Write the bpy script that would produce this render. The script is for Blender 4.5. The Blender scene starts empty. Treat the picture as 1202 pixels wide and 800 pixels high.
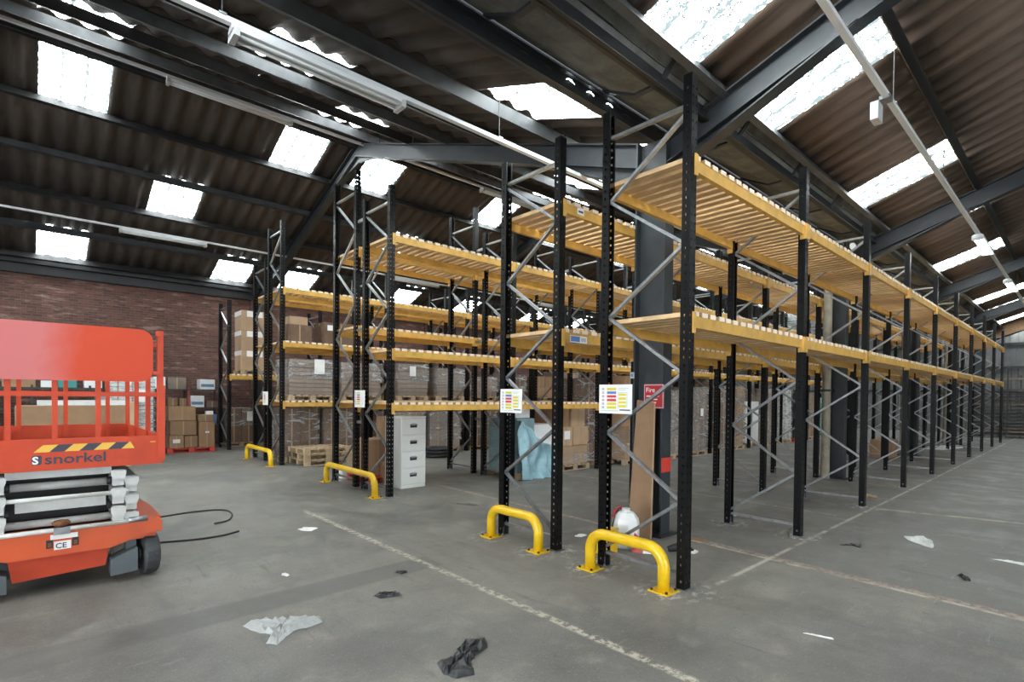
import bpy, bmesh, math, random
from mathutils import Vector, Matrix

S = bpy.context.scene
COL = S.collection
rng = random.Random(11)
PI = math.pi

# ------------------------------------------------------------------ camera
cam_d = bpy.data.cameras.new('camera')
cam = bpy.data.objects.new('camera', cam_d)
COL.objects.link(cam)
cam_d.sensor_width = 36.0
cam_d.lens = 619.155 / 1202 * 36.0
cam_d.shift_y = 73.27 / 1202
cam_d.shift_x = 0.0
cam_d.clip_end = 300
yaw, pitch, roll = 0.8310731, -0.0144546, 0.0102752
Fv = Vector((math.cos(yaw) * math.cos(pitch), math.sin(yaw) * math.cos(pitch), math.sin(pitch)))
Rv = Fv.cross(Vector((0, 0, 1))).normalized()
Uv = Rv.cross(Fv)
Rv, Uv = math.cos(roll) * Rv + math.sin(roll) * Uv, -math.sin(roll) * Rv + math.cos(roll) * Uv
M = Matrix((Rv, Uv, -Fv)).transposed().to_4x4()
M.translation = Vector((0, 0, 1.7368))
cam.matrix_world = M
S.camera = cam

# ------------------------------------------------------------------ world, exposure
wd = bpy.data.worlds.new('overcast_sky')
S.world = wd
wd.use_nodes = True
wd.node_tree.nodes['Background'].inputs[0].default_value = (0.86, 0.93, 1.0, 1)
wd.node_tree.nodes['Background'].inputs[1].default_value = 4.0
S.view_settings.view_transform = 'Standard'
S.view_settings.look = 'None'
S.view_settings.exposure = 1.03
S.view_settings.gamma = 1.0
S.view_settings.use_curve_mapping = False
SKY_STRENGTH = 22.0        # glow of the roof lights
AREA_POWER = 520.0         # loading door daylight; also scales the added side fill


def area_light(name, loc, rot, sx, sy, power):
    l = bpy.data.lights.new(name, 'AREA')
    l.shape = 'RECTANGLE'
    l.size, l.size_y = sx, sy
    l.energy = power
    l.color = (0.93, 0.97, 1.0)
    o = bpy.data.objects.new(name, l)
    o.location = loc
    o.rotation_euler = rot
    COL.objects.link(o)


area_light('loading_door_daylight', (-14.05, 1.5, 2.4), (0, -PI / 2, 0), 4.6, 9.0, AREA_POWER * 1.5)
area_light('side_fill_light', (3.0, -12.95, 2.4), (PI / 2, 0, 0), 9.0, 4.6, AREA_POWER * 0.22)  # added fill lamp, set in an opening made to carry it


# ------------------------------------------------------------------ materials
MATS = {}


def _n(nt, t, **kw):
    n = nt.nodes.new(t)
    for k, v in kw.items():
        setattr(n, k, v)
    return n


def mat(name, col, rough=0.6, metal=0.0, vary=0.0, scale=6.0, stretch=(1, 1, 1), bump=0.0, bscale=None,
        col2=None, rnd=0.0, spec=0.5, coat=0.0, wear=None, wear_amt=0.62):
    m = bpy.data.materials.new(name)
    m.use_nodes = True
    nt = m.node_tree
    b = nt.nodes['Principled BSDF']
    b.inputs['Roughness'].default_value = rough
    b.inputs['Metallic'].default_value = metal
    b.inputs['Specular IOR Level'].default_value = spec
    b.inputs['Coat Weight'].default_value = coat
    c = (*col, 1)
    b.inputs['Base Color'].default_value = c
    if vary or bump or rnd or wear:
        tc = _n(nt, 'ShaderNodeTexCoord')
        mp = _n(nt, 'ShaderNodeMapping')
        mp.inputs['Scale'].default_value = stretch
        nt.links.new(tc.outputs['Object'], mp.inputs['Vector'])
        src = None
        if vary:
            nz = _n(nt, 'ShaderNodeTexNoise')
            nz.inputs['Scale'].default_value = scale
            nz.inputs['Detail'].default_value = 6
            nz.inputs['Roughness'].default_value = 0.6
            nt.links.new(mp.outputs[0], nz.inputs['Vector'])
            mx = _n(nt, 'ShaderNodeMix', data_type='RGBA')
            c2 = col2 if col2 else tuple(max(0, x * (1 - vary)) for x in col)
            mx.inputs['A'].default_value = c
            mx.inputs['B'].default_value = (*c2, 1)
            mr = _n(nt, 'ShaderNodeMapRange')
            mr.inputs['From Min'].default_value = 0.35
            mr.inputs['From Max'].default_value = 0.68
            nt.links.new(nz.outputs['Fac'], mr.inputs['Value'])
            nt.links.new(mr.outputs[0], mx.inputs['Factor'])
            src = mx.outputs['Result']
        if wear:
            wz = _n(nt, 'ShaderNodeTexNoise')
            wz.inputs['Scale'].default_value = 9
            wz.inputs['Detail'].default_value = 9
            wz.inputs['Roughness'].default_value = 0.75
            nt.links.new(tc.outputs['Object'], wz.inputs['Vector'])
            wr = _n(nt, 'ShaderNodeMapRange')
            wr.inputs['From Min'].default_value = wear_amt
            wr.inputs['From Max'].default_value = wear_amt + 0.03
            nt.links.new(wz.outputs['Fac'], wr.inputs['Value'])
            mw = _n(nt, 'ShaderNodeMix', data_type='RGBA')
            mw.inputs['A'].default_value = c
            mw.inputs['B'].default_value = (*wear, 1)
            if src:
                nt.links.new(src, mw.inputs['A'])
            nt.links.new(wr.outputs[0], mw.inputs['Factor'])
            src = mw.outputs['Result']
        if rnd:
            oi = _n(nt, 'ShaderNodeObjectInfo')
            hs = _n(nt, 'ShaderNodeHueSaturation')
            mr2 = _n(nt, 'ShaderNodeMapRange')
            mr2.inputs['To Min'].default_value = 1 - rnd
            mr2.inputs['To Max'].default_value = 1 + rnd
            nt.links.new(oi.outputs['Random'], mr2.inputs['Value'])
            nt.links.new(mr2.outputs[0], hs.inputs['Value'])
            if src:
                nt.links.new(src, hs.inputs['Color'])
            else:
                hs.inputs['Color'].default_value = c
            src = hs.outputs[0]
        if src:
            nt.links.new(src, b.inputs['Base Color'])
        if bump:
            bz = _n(nt, 'ShaderNodeTexNoise')
            bz.inputs['Scale'].default_value = bscale or scale
            bz.inputs['Detail'].default_value = 5
            nt.links.new(mp.outputs[0], bz.inputs['Vector'])
            bp = _n(nt, 'ShaderNodeBump')
            bp.inputs['Strength'].default_value = bump
            bp.inputs['Distance'].default_value = 0.02
            nt.links.new(bz.outputs['Fac'], bp.inputs['Height'])
            nt.links.new(bp.outputs[0], b.inputs['Normal'])
    MATS[name] = m
    return m


mat('black_post', (0.0045, 0.0045, 0.005), 0.36, vary=0.4, scale=14, wear=(0.12, 0.12, 0.12), wear_amt=0.75, spec=0.2)
mat('galvanised', (0.34, 0.355, 0.37), 0.38, 0.75, vary=0.35, scale=20, rnd=0.2)
mat('rack_yellow', (0.74, 0.425, 0.09), 0.45, vary=0.25, scale=7, rnd=0.08, wear=(0.30, 0.22, 0.12), wear_amt=0.68)
mat('slat_wood', (0.78, 0.53, 0.28), 0.75, vary=0.35, scale=9, stretch=(6, 0.6, 1), rnd=0.13)


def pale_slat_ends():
    # paler sawn end grain, with the front light on it painted in
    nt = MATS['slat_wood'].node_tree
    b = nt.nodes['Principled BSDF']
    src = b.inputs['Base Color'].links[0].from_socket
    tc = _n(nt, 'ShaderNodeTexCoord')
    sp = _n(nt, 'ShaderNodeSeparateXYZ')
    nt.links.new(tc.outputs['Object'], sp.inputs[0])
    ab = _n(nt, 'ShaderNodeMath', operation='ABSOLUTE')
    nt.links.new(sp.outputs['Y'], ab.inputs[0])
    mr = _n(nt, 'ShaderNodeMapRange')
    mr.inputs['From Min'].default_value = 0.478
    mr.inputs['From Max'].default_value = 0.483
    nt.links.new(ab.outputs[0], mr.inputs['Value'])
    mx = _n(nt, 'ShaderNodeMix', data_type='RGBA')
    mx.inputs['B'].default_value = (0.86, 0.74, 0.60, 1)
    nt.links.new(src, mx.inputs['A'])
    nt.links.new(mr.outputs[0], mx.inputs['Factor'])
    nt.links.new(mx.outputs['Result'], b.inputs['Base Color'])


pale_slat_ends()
mat('pallet_wood', (0.50, 0.37, 0.23), 0.8, vary=0.4, scale=8, stretch=(2, 2, 1), rnd=0.15)
mat('guard_yellow', (0.80, 0.50, 0.008), 0.33, vary=0.12, scale=6, coat=0.3, wear=(0.35, 0.24, 0.04), wear_amt=0.72)
mat('steel_dark', (0.021, 0.025, 0.030), 0.5, vary=0.45, scale=3, bump=0.1, wear=(0.08, 0.088, 0.092), wear_amt=0.68)
mat('steel_black', (0.012, 0.012, 0.013), 0.5, vary=0.4, scale=4)
mat('purlin_steel', (0.045, 0.048, 0.051), 0.5, vary=0.5, scale=4)
mat('column_steel', (0.030, 0.037, 0.042), 0.5, vary=0.3, scale=4)
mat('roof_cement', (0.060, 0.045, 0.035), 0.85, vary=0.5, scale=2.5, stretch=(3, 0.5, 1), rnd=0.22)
mat('roof_cement_brown_lit', (0.165, 0.116, 0.086), 0.85, vary=0.45, scale=2.5, stretch=(3, 0.5, 1), rnd=0.2)  # browner sheets, lightened to stand in for bounce light on the right slope
mat('gutter_cement', (0.14, 0.145, 0.135), 0.85, vary=0.6, scale=3.0, bump=0.3, bscale=20, wear=(0.34, 0.34, 0.29), wear_amt=0.66)
mat('trunking_white', (0.62, 0.64, 0.65), 0.4)
mat('lamp_housing', (0.42, 0.43, 0.43), 0.4)
mat('cardboard', (0.335, 0.205, 0.115), 0.85, vary=0.16, scale=5, rnd=0.18)
mat('cardboard_pale', (0.46, 0.31, 0.19), 0.85, vary=0.12, scale=5, rnd=0.12)
mat('cardboard_dark', (0.17, 0.105, 0.068), 0.85, vary=0.25, scale=5, rnd=0.2)
mat('cardboard_grey', (0.27, 0.215, 0.175), 0.85, vary=0.25, scale=5, rnd=0.15)
mat('packing_tape', (0.36, 0.245, 0.145), 0.35)
mat('paper_white', (0.80, 0.80, 0.78), 0.6)
mat('plastic_white', (0.82, 0.83, 0.82), 0.35, vary=0.1)
mat('plastic_offwhite', (0.62, 0.64, 0.62), 0.3, vary=0.15)
mat('lift_red', (0.58, 0.068, 0.026), 0.5, vary=0.22, scale=3, spec=0.25, wear=(0.30, 0.05, 0.025), wear_amt=0.69)
mat('lift_red_faded', (0.58, 0.070, 0.030), 0.55, spec=0.2, vary=1.0, scale=1.1, col2=(0.58, 0.17, 0.165), wear=(0.26, 0.04, 0.025), wear_amt=0.69)
mat('lift_orange', (0.62, 0.085, 0.014), 0.4, vary=0.2, scale=3, wear=(0.28, 0.10, 0.04), wear_amt=0.69)
mat('lift_white', (0.58, 0.585, 0.56), 0.4, vary=0.25, scale=6, wear=(0.22, 0.18, 0.13), wear_amt=0.66)
mat('lift_grey', (0.085, 0.105, 0.115), 0.5, vary=0.25, scale=5)
mat('rubber_grey', (0.055, 0.057, 0.06), 0.8, vary=0.4, scale=10, wear=(0.12, 0.12, 0.12), wear_amt=0.6)
mat('rubber_black', (0.012, 0.012, 0.013), 0.6)
mat('shadow_black', (0.01, 0.01, 0.01), 0.7)
mat('rust', (0.20, 0.075, 0.025), 0.8, vary=0.5, scale=20)
mat('ink_dark', (0.03, 0.03, 0.05), 0.5)
mat('hazard_yellow', (0.72, 0.42, 0.04), 0.45)
mat('cabinet_grey', (0.80, 0.82, 0.79), 0.4, vary=0.06)
mat('cabinet_side', (0.66, 0.67, 0.64), 0.4, vary=0.06)
mat('handle_black', (0.02, 0.02, 0.022), 0.4)
mat('blue_sheet', (0.33, 0.54, 0.61), 0.35, vary=0.3, scale=5, bump=0.5, bscale=7)
mat('teal_board', (0.20, 0.30, 0.315), 0.6, vary=0.2)
mat('red_paint', (0.62, 0.05, 0.03), 0.5, vary=0.2, scale=8)
mat('fire_red', (0.42, 0.02, 0.025), 0.4)
mat('sign_yellow', (0.68, 0.60, 0.04), 0.5)
mat('sign_blue', (0.10, 0.22, 0.50), 0.5)
mat('sign_red', (0.60, 0.06, 0.06), 0.5)
mat('sign_grey', (0.45, 0.46, 0.50), 0.5)
mat('sign_pink', (0.62, 0.35, 0.40), 0.5)
mat('black_film', (0.018, 0.020, 0.022), 0.3, bump=0.6, bscale=14, vary=0.3)
mat('grey_film', (0.42, 0.43, 0.42), 0.3, bump=0.6, bscale=12, vary=0.2)
mat('shelf_dark', (0.05, 0.052, 0.055), 0.6)
mat('shelf_red', (0.35, 0.06, 0.05), 0.6)
mat('box_blue', (0.12, 0.22, 0.36), 0.6)
mat('box_green', (0.05, 0.28, 0.26), 0.6)
mat('cream_pipe', (0.33, 0.29, 0.22), 0.8, vary=0.35, scale=5, wear=(0.13, 0.12, 0.07), wear_amt=0.62)
mat('cladding_grey', (0.16, 0.162, 0.155), 0.7, vary=0.3, scale=2)
mat('brown_timber', (0.26, 0.15, 0.075), 0.8, vary=0.4, scale=3, stretch=(1, 6, 6))
mat('stack_steel', (0.10, 0.095, 0.09), 0.6, vary=0.5, scale=6, rnd=0.5)
mat('stack_brown', (0.24, 0.17, 0.11), 0.7, vary=0.3, scale=6, rnd=0.3)
mat('bolt_blue', (0.40, 0.52, 0.58), 0.4, 0.6)


def fade_panel():
    # abraded, sun-bleached half of the gate panel
    nt = MATS['lift_red_faded'].node_tree
    mx = [n for n in nt.nodes if n.type == 'MIX'][0]
    old = mx.inputs['Factor'].links[0].from_socket
    tc = _n(nt, 'ShaderNodeTexCoord')
    sp = _n(nt, 'ShaderNodeSeparateXYZ')
    nt.links.new(tc.outputs['Object'], sp.inputs[0])
    ma = _n(nt, 'ShaderNodeMath', operation='MULTIPLY_ADD')
    nt.links.new(old, ma.inputs[0])
    ma.inputs[1].default_value = -0.25
    nt.links.new(sp.outputs['X'], ma.inputs[2])
    mr = _n(nt, 'ShaderNodeMapRange')
    mr.inputs['From Min'].default_value = 0.04
    mr.inputs['From Max'].default_value = -0.22
    nt.links.new(ma.outputs[0], mr.inputs['Value'])
    nt.links.new(mr.outputs[0], mx.inputs['Factor'])


fade_panel()


def mat_emit(name, col, strength):
    m = bpy.data.materials.new(name)
    m.use_nodes = True
    nt = m.node_tree
    nt.nodes.clear()
    e = _n(nt, 'ShaderNodeEmission')
    e.inputs[0].default_value = (*col, 1)
    e.inputs[1].default_value = strength
    o = _n(nt, 'ShaderNodeOutputMaterial')
    nt.links.new(e.outputs[0], o.inputs[0])
    MATS[name] = m


mat_emit('lamp_lit', (1.0, 0.98, 0.92), 14.0)


def mat_skylight():
    m = bpy.data.materials.new('roof_light')
    m.use_nodes = True
    nt = m.node_tree
    nt.nodes.clear()
    tc = _n(nt, 'ShaderNodeTexCoord')
    oi = _n(nt, 'ShaderNodeObjectInfo')
    off = _n(nt, 'ShaderNodeVectorMath', operation='SCALE')
    off.inputs[0].default_value = (13.1, 7.7, 3.3)
    nt.links.new(oi.outputs['Random'], off.inputs['Scale'])
    add = _n(nt, 'ShaderNodeVectorMath', operation='ADD')
    nt.links.new(tc.outputs['Object'], add.inputs[0])
    nt.links.new(off.outputs[0], add.inputs[1])
    mp = _n(nt, 'ShaderNodeMapping')
    mp.inputs['Scale'].default_value = (9.0, 3.0, 1.0)
    nt.links.new(add.outputs[0], mp.inputs['Vector'])
    n1 = _n(nt, 'ShaderNodeTexNoise')
    n1.inputs['Scale'].default_value = 3.0
    n1.inputs['Detail'].default_value = 8
    n1.inputs['Roughness'].default_value = 0.72
    nt.links.new(mp.outputs[0], n1.inputs['Vector'])
    n2 = _n(nt, 'ShaderNodeTexNoise')
    n2.inputs['Scale'].default_value = 55.0
    n2.inputs['Detail'].default_value = 3
    nt.links.new(add.outputs[0], n2.inputs['Vector'])
    mul = _n(nt, 'ShaderNodeMath', operation='MULTIPLY')
    nt.links.new(n1.outputs['Fac'], mul.inputs[0])
    nt.links.new(n2.outputs['Fac'], mul.inputs[1])
    cr = _n(nt, 'ShaderNodeValToRGB')
    cr.color_ramp.elements[0].position = 0.19
    cr.color_ramp.elements[0].color = (1.0, 1.0, 1.0, 1)
    cr.color_ramp.elements[1].position = 0.31
    cr.color_ramp.elements[1].color = (0.008, 0.011, 0.011, 1)
    e1 = cr.color_ramp.elements.new(0.230)
    e1.color = (0.5, 0.62, 0.64, 1)
    e2 = cr.color_ramp.elements.new(0.258)
    e2.color = (0.014, 0.019, 0.020, 1)
    nt.links.new(mul.outputs[0], cr.inputs['Fac'])
    # corrugation shading painted in as broken dark lines
    sx = _n(nt, 'ShaderNodeSeparateXYZ')
    nt.links.new(tc.outputs['Object'], sx.inputs[0])
    m1 = _n(nt, 'ShaderNodeMath', operation='MULTIPLY')
    m1.inputs[1].default_value = 2 * PI * 3 / 1.05
    nt.links.new(sx.outputs['X'], m1.inputs[0])
    m2 = _n(nt, 'ShaderNodeMath', operation='COSINE')
    nt.links.new(m1.outputs[0], m2.inputs[0])
    m3 = _n(nt, 'ShaderNodeMath', operation='MULTIPLY_ADD')
    nt.links.new(n1.outputs['Fac'], m3.inputs[0])
    m3.inputs[1].default_value = 0.9
    nt.links.new(m2.outputs[0], m3.inputs[2])
    mrr = _n(nt, 'ShaderNodeMapRange')
    mrr.inputs['From Min'].default_value = 1.30
    mrr.inputs['From Max'].default_value = 1.42
    nt.links.new(m3.outputs[0], mrr.inputs['Value'])
    mg = _n(nt, 'ShaderNodeMix', data_type='RGBA')
    mg.inputs['B'].default_value = (0.013, 0.0165, 0.017, 1)
    nt.links.new(cr.outputs[0], mg.inputs['A'])
    nt.links.new(mrr.outputs[0], mg.inputs['Factor'])
    e = _n(nt, 'ShaderNodeEmission')
    e.inputs['Strength'].default_value = SKY_STRENGTH
    nt.links.new(mg.outputs['Result'], e.inputs['Color'])
    o = _n(nt, 'ShaderNodeOutputMaterial')
    nt.links.new(e.outputs[0], o.inputs[0])
    MATS['roof_light'] = m


mat_skylight()


def mat_wrap():
    m = bpy.data.materials.new('stretch_wrap')
    m.use_nodes = True
    nt = m.node_tree
    b = nt.nodes['Principled BSDF']
    b.inputs['Base Color'].default_value = (0.62, 0.62, 0.62, 1)
    b.inputs['Roughness'].default_value = 0.2
    tc = _n(nt, 'ShaderNodeTexCoord')
    mp = _n(nt, 'ShaderNodeMapping')
    mp.inputs['Scale'].default_value = (1.2, 1.2, 5.0)
    mp.inputs['Rotation'].default_value = (0.25, 0.2, 0)
    nt.links.new(tc.outputs['Object'], mp.inputs['Vector'])
    nz = _n(nt, 'ShaderNodeTexNoise')
    nz.inputs['Scale'].default_value = 2.2
    nz.inputs['Detail'].default_value = 7
    nz.inputs['Distortion'].default_value = 1.2
    nt.links.new(mp.outputs[0], nz.inputs['Vector'])
    mr = _n(nt, 'ShaderNodeMapRange')
    mr.inputs['From Min'].default_value = 0.46
    mr.inputs['From Max'].default_value = 0.72
    mr.inputs['To Min'].default_value = 0.08
    mr.inputs['To Max'].default_value = 0.68
    nt.links.new(nz.outputs['Fac'], mr.inputs['Value'])
    bp = _n(nt, 'ShaderNodeBump')
    bp.inputs['Strength'].default_value = 0.4
    bp.inputs['Distance'].default_value = 0.03
    nt.links.new(nz.outputs['Fac'], bp.inputs['Height'])
    nt.links.new(bp.outputs[0], b.inputs['Normal'])
    nt.links.new(mr.outputs[0], b.inputs['Alpha'])
    MATS['stretch_wrap'] = m


mat_wrap()


def mat_brick():
    m = bpy.data.materials.new('old_brick')
    m.use_nodes = True
    nt = m.node_tree
    b = nt.nodes['Principled BSDF']
    b.inputs['Roughness'].default_value = 0.9
    tc = _n(nt, 'ShaderNodeTexCoord')
    sp = _n(nt, 'ShaderNodeSeparateXYZ')
    cb = _n(nt, 'ShaderNodeCombineXYZ')
    nt.links.new(tc.outputs['Object'], sp.inputs[0])
    nt.links.new(sp.outputs['X'], cb.inputs['X'])
    nt.links.new(sp.outputs['Z'], cb.inputs['Y'])
    br = _n(nt, 'ShaderNodeTexBrick')
    br.inputs['Scale'].default_value = 1.0
    br.inputs['Brick Width'].default_value = 0.225
    br.inputs['Row Height'].default_value = 0.075
    br.inputs['Mortar Size'].default_value = 0.006
    br.inputs['Color1'].default_value = (0.135, 0.060, 0.045, 1)
    br.inputs['Color2'].default_value = (0.072, 0.038, 0.031, 1)
    br.inputs['Mortar'].default_value = (0.13, 0.085, 0.07, 1)
    nt.links.new(cb.outputs[0], br.inputs['Vector'])
    nz = _n(nt, 'ShaderNodeTexNoise')
    nz.inputs['Scale'].default_value = 1.0
    nz.inputs['Detail'].default_value = 9
    nz.inputs['Roughness'].default_value = 0.7
    mpp = _n(nt, 'ShaderNodeMapping')
    mpp.inputs['Scale'].default_value = (1.3, 1.0, 7.0)
    nt.links.new(tc.outputs['Object'], mpp.inputs['Vector'])
    nt.links.new(mpp.outputs[0], nz.inputs['Vector'])
    mr = _n(nt, 'ShaderNodeMapRange')
    mr.inputs['From Min'].default_value = 0.54
    mr.inputs['From Max'].default_value = 0.68
    nt.links.new(nz.outputs['Fac'], mr.inputs['Value'])
    mx = _n(nt, 'ShaderNodeMix', data_type='RGBA')
    mx.inputs['B'].default_value = (0.30, 0.20, 0.16, 1)
    nt.links.new(br.outputs['Color'], mx.inputs['A'])
    nt.links.new(mr.outputs[0], mx.inputs['Factor'])
    nt.links.new(mx.outputs['Result'], b.inputs['Base Color'])
    bp = _n(nt, 'ShaderNodeBump')
    bp.inputs['Strength'].default_value = 0.5
    bp.inputs['Distance'].default_value = 0.01
    nt.links.new(br.outputs['Fac'], bp.inputs['Height'])
    bp.invert = True
    nt.links.new(bp.outputs[0], b.inputs['Normal'])
    MATS['old_brick'] = m


mat_brick()


def mat_floor():
    m = bpy.data.materials.new('worn_concrete')
    m.use_nodes = True
    nt = m.node_tree
    b = nt.nodes['Principled BSDF']
    tc = _n(nt, 'ShaderNodeTexCoord')
    sp = _n(nt, 'ShaderNodeSeparateXYZ')
    nt.links.new(tc.outputs['Object'], sp.inputs[0])

    def noise(scale, detail=6, rough=0.6, stretch=(1, 1, 1)):
        mp = _n(nt, 'ShaderNodeMapping')
        mp.inputs['Scale'].default_value = stretch
        nt.links.new(tc.outputs['Object'], mp.inputs['Vector'])
        n = _n(nt, 'ShaderNodeTexNoise')
        n.inputs['Scale'].default_value = scale
        n.inputs['Detail'].default_value = detail
        n.inputs['Roughness'].default_value = rough
        nt.links.new(mp.outputs[0], n.inputs['Vector'])
        return n.outputs['Fac']

    def rng_(v, a, b_, c=0.0, d=1.0):
        r = _n(nt, 'ShaderNodeMapRange')
        r.interpolation_type = 'SMOOTHSTEP'
        r.inputs['From Min'].default_value = a
        r.inputs['From Max'].default_value = b_
        r.inputs['To Min'].default_value = c
        r.inputs['To Max'].default_value = d
        nt.links.new(v, r.inputs['Value'])
        return r.outputs[0]

    def op(o, a, b_):
        q = _n(nt, 'ShaderNodeMath', operation=o)
        for i, v in enumerate((a, b_)):
            if isinstance(v, (int, float)):
                q.inputs[i].default_value = v
            elif v is not None:
                nt.links.new(v, q.inputs[i])
        return q.outputs[0]

    def mixc(a, b_, f):
        x = _n(nt, 'ShaderNodeMix', data_type='RGBA')
        for nme, v in (('A', a), ('B', b_)):
            if isinstance(v, tuple):
                x.inputs[nme].default_value = (*v, 1)
            else:
                nt.links.new(v, x.inputs[nme])
        nt.links.new(f, x.inputs['Factor'])
        return x.outputs['Result']

    X, Y = sp.outputs['X'], sp.outputs['Y']
    big, mid, fine = noise(0.35, 5), noise(1.7, 8, 0.65), noise(28, 6, 0.7)
    streak = noise(0.8, 6, 0.6, (3.5, 0.35, 1))
    col = mixc((0.178, 0.168, 0.148), (0.107, 0.102, 0.093), rng_(big, 0.38, 0.64))
    col = mixc(col, (0.231, 0.216, 0.185), rng_(mid, 0.48, 0.70, 0, 0.9))
    col = mixc(col, (0.092, 0.087, 0.079), rng_(streak, 0.56, 0.74, 0, 0.5))
    col = mixc(col, (0.254, 0.237, 0.203), rng_(fine, 0.56, 0.72, 0, 0.6))
    col = mixc(col, (0.079, 0.076, 0.070), rng_(noise(11, 5, 0.7), 0.58, 0.70, 0, 0.5))

    def band(axis, slope, c, w, other, lo, hi, soft=0.012):
        # |axis - (c + slope*other)| < w/2 and lo < other < hi
        ctr = op('MULTIPLY_ADD', other, slope)
        ctr.node.inputs[2].default_value = c
        d = op('ABSOLUTE', op('SUBTRACT', axis, ctr), None)
        a = rng_(d, w / 2 - soft, w / 2 + soft, 1, 0)
        b1 = rng_(other, lo, lo + 0.05)
        b2 = rng_(other, hi - 0.05, hi, 1, 0)
        return op('MULTIPLY', a, op('MULTIPLY', b1, b2))

    # floor colour is darker beyond the cross line
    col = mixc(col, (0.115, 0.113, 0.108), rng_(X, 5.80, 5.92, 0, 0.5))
    # worn grit: pale specks, dark pits, long scuffs
    sp1 = noise(70, 3, 0.8)
    col = mixc(col, (0.386, 0.371, 0.333), rng_(sp1, 0.60, 0.68, 0, 0.55))
    col = mixc(col, (0.064, 0.063, 0.061), rng_(sp1, 0.42, 0.34, 0, 0.7))
    sc = noise(2.2, 8, 0.75, (0.5, 5.0, 1))
    col = mixc(col, (0.304, 0.290, 0.263), rng_(sc, 0.60, 0.70, 0, 0.55))
    sc2 = noise(1.6, 8, 0.75, (6.0, 0.7, 1))
    col = mixc(col, (0.083, 0.081, 0.079), rng_(sc2, 0.56, 0.68, 0, 0.55))
    # drilling dust round the rack feet and guard plates
    dmin = None
    for (px_, py_) in ((4.18, 3.38), (4.19, 2.55), (4.38, 2.42), (4.20, 4.96), (4.19, 4.13), (4.40, 3.40), (7.18, 2.46), (7.18, 3.36), (4.40, 4.0), (4.4, 8.0), (9.97, 2.46), (12.77, 2.46)):
        vd = _n(nt, 'ShaderNodeVectorMath', operation='DISTANCE')
        nt.links.new(tc.outputs['Object'], vd.inputs[0])
        vd.inputs[1].default_value = (px_, py_, 0)
        dmin = vd.outputs['Value'] if dmin is None else op('MINIMUM', dmin, vd.outputs['Value'])
    col = mixc(col, (0.506, 0.489, 0.446), op('MULTIPLY', rng_(dmin, 0.12, 0.38, 0.75, 0), rng_(noise(9, 6, 0.7, (1.0, 1.6, 1)), 0.50, 0.62)))
    # smooth infilled trench
    col = mixc(col, (0.094, 0.089, 0.081), op('MULTIPLY', band(Y, 0.02, 4.56, 0.36, X, -14, 3.15, 0.03), rng_(mid, 0.2, 0.6, 0.95, 0.55)))
    # worn paint lines
    wn = noise(16, 6, 0.75)
    wear = rng_(wn, 0.44, 0.56)
    wear2 = rng_(noise(5, 6, 0.7), 0.38, 0.56)
    col = mixc(col, (0.445, 0.405, 0.322), op('MULTIPLY', band(X, 0.0, 3.0, 0.075, Y, -6, 7.9, 0.02), wear))
    col = mixc(col, (0.333, 0.237, 0.182), op('MULTIPLY', band(X, 0.045, 5.86, 0.13, Y, -6, 3.4, 0.03), wear))
    col = mixc(col, (0.437, 0.390, 0.309), op('MULTIPLY', band(X, 0.045, 5.80, 0.05, Y, -6, 3.4, 0.015), wear2))
    col = mixc(col, (0.350, 0.283, 0.203), op('MULTIPLY', band(X, 0.02, 5.66, 0.08, Y, 4.3, 8.6, 0.02), wear))
    col = mixc(col, (0.350, 0.307, 0.224), op('MULTIPLY', band(X, -0.28, 10.58, 0.13, Y, -6, 2.3, 0.02), wear2))
    col = mixc(col, (0.397, 0.367, 0.309), op('MULTIPLY', band(Y, -0.0006, 2.32, 0.045, X, 4.55, 36, 0.012), wear2))
    col = mixc(col, (0.318, 0.291, 0.239), op('MULTIPLY', band(X, 0.0, 8.9, 0.07, Y, 2.5, 8.0, 0.02), wear))
    col = mixc(col, (0.303, 0.276, 0.231), op('MULTIPLY', band(X, 0.0, 14.2, 0.09, Y, 0.0, 7.5, 0.02), wear))
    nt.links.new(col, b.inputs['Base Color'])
    nt.links.new(rng_(mid, 0.3, 0.7, 0.42, 0.75), b.inputs['Roughness'])
    bp = _n(nt, 'ShaderNodeBump')
    bp.inputs['Strength'].default_value = 0.25
    bp.inputs['Distance'].default_value = 0.01
    nt.links.new(fine, bp.inputs['Height'])
    nt.links.new(bp.outputs[0], b.inputs['Normal'])
    MATS['worn_concrete'] = m


mat_floor()

# ------------------------------------------------------------------ mesh helpers


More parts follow.
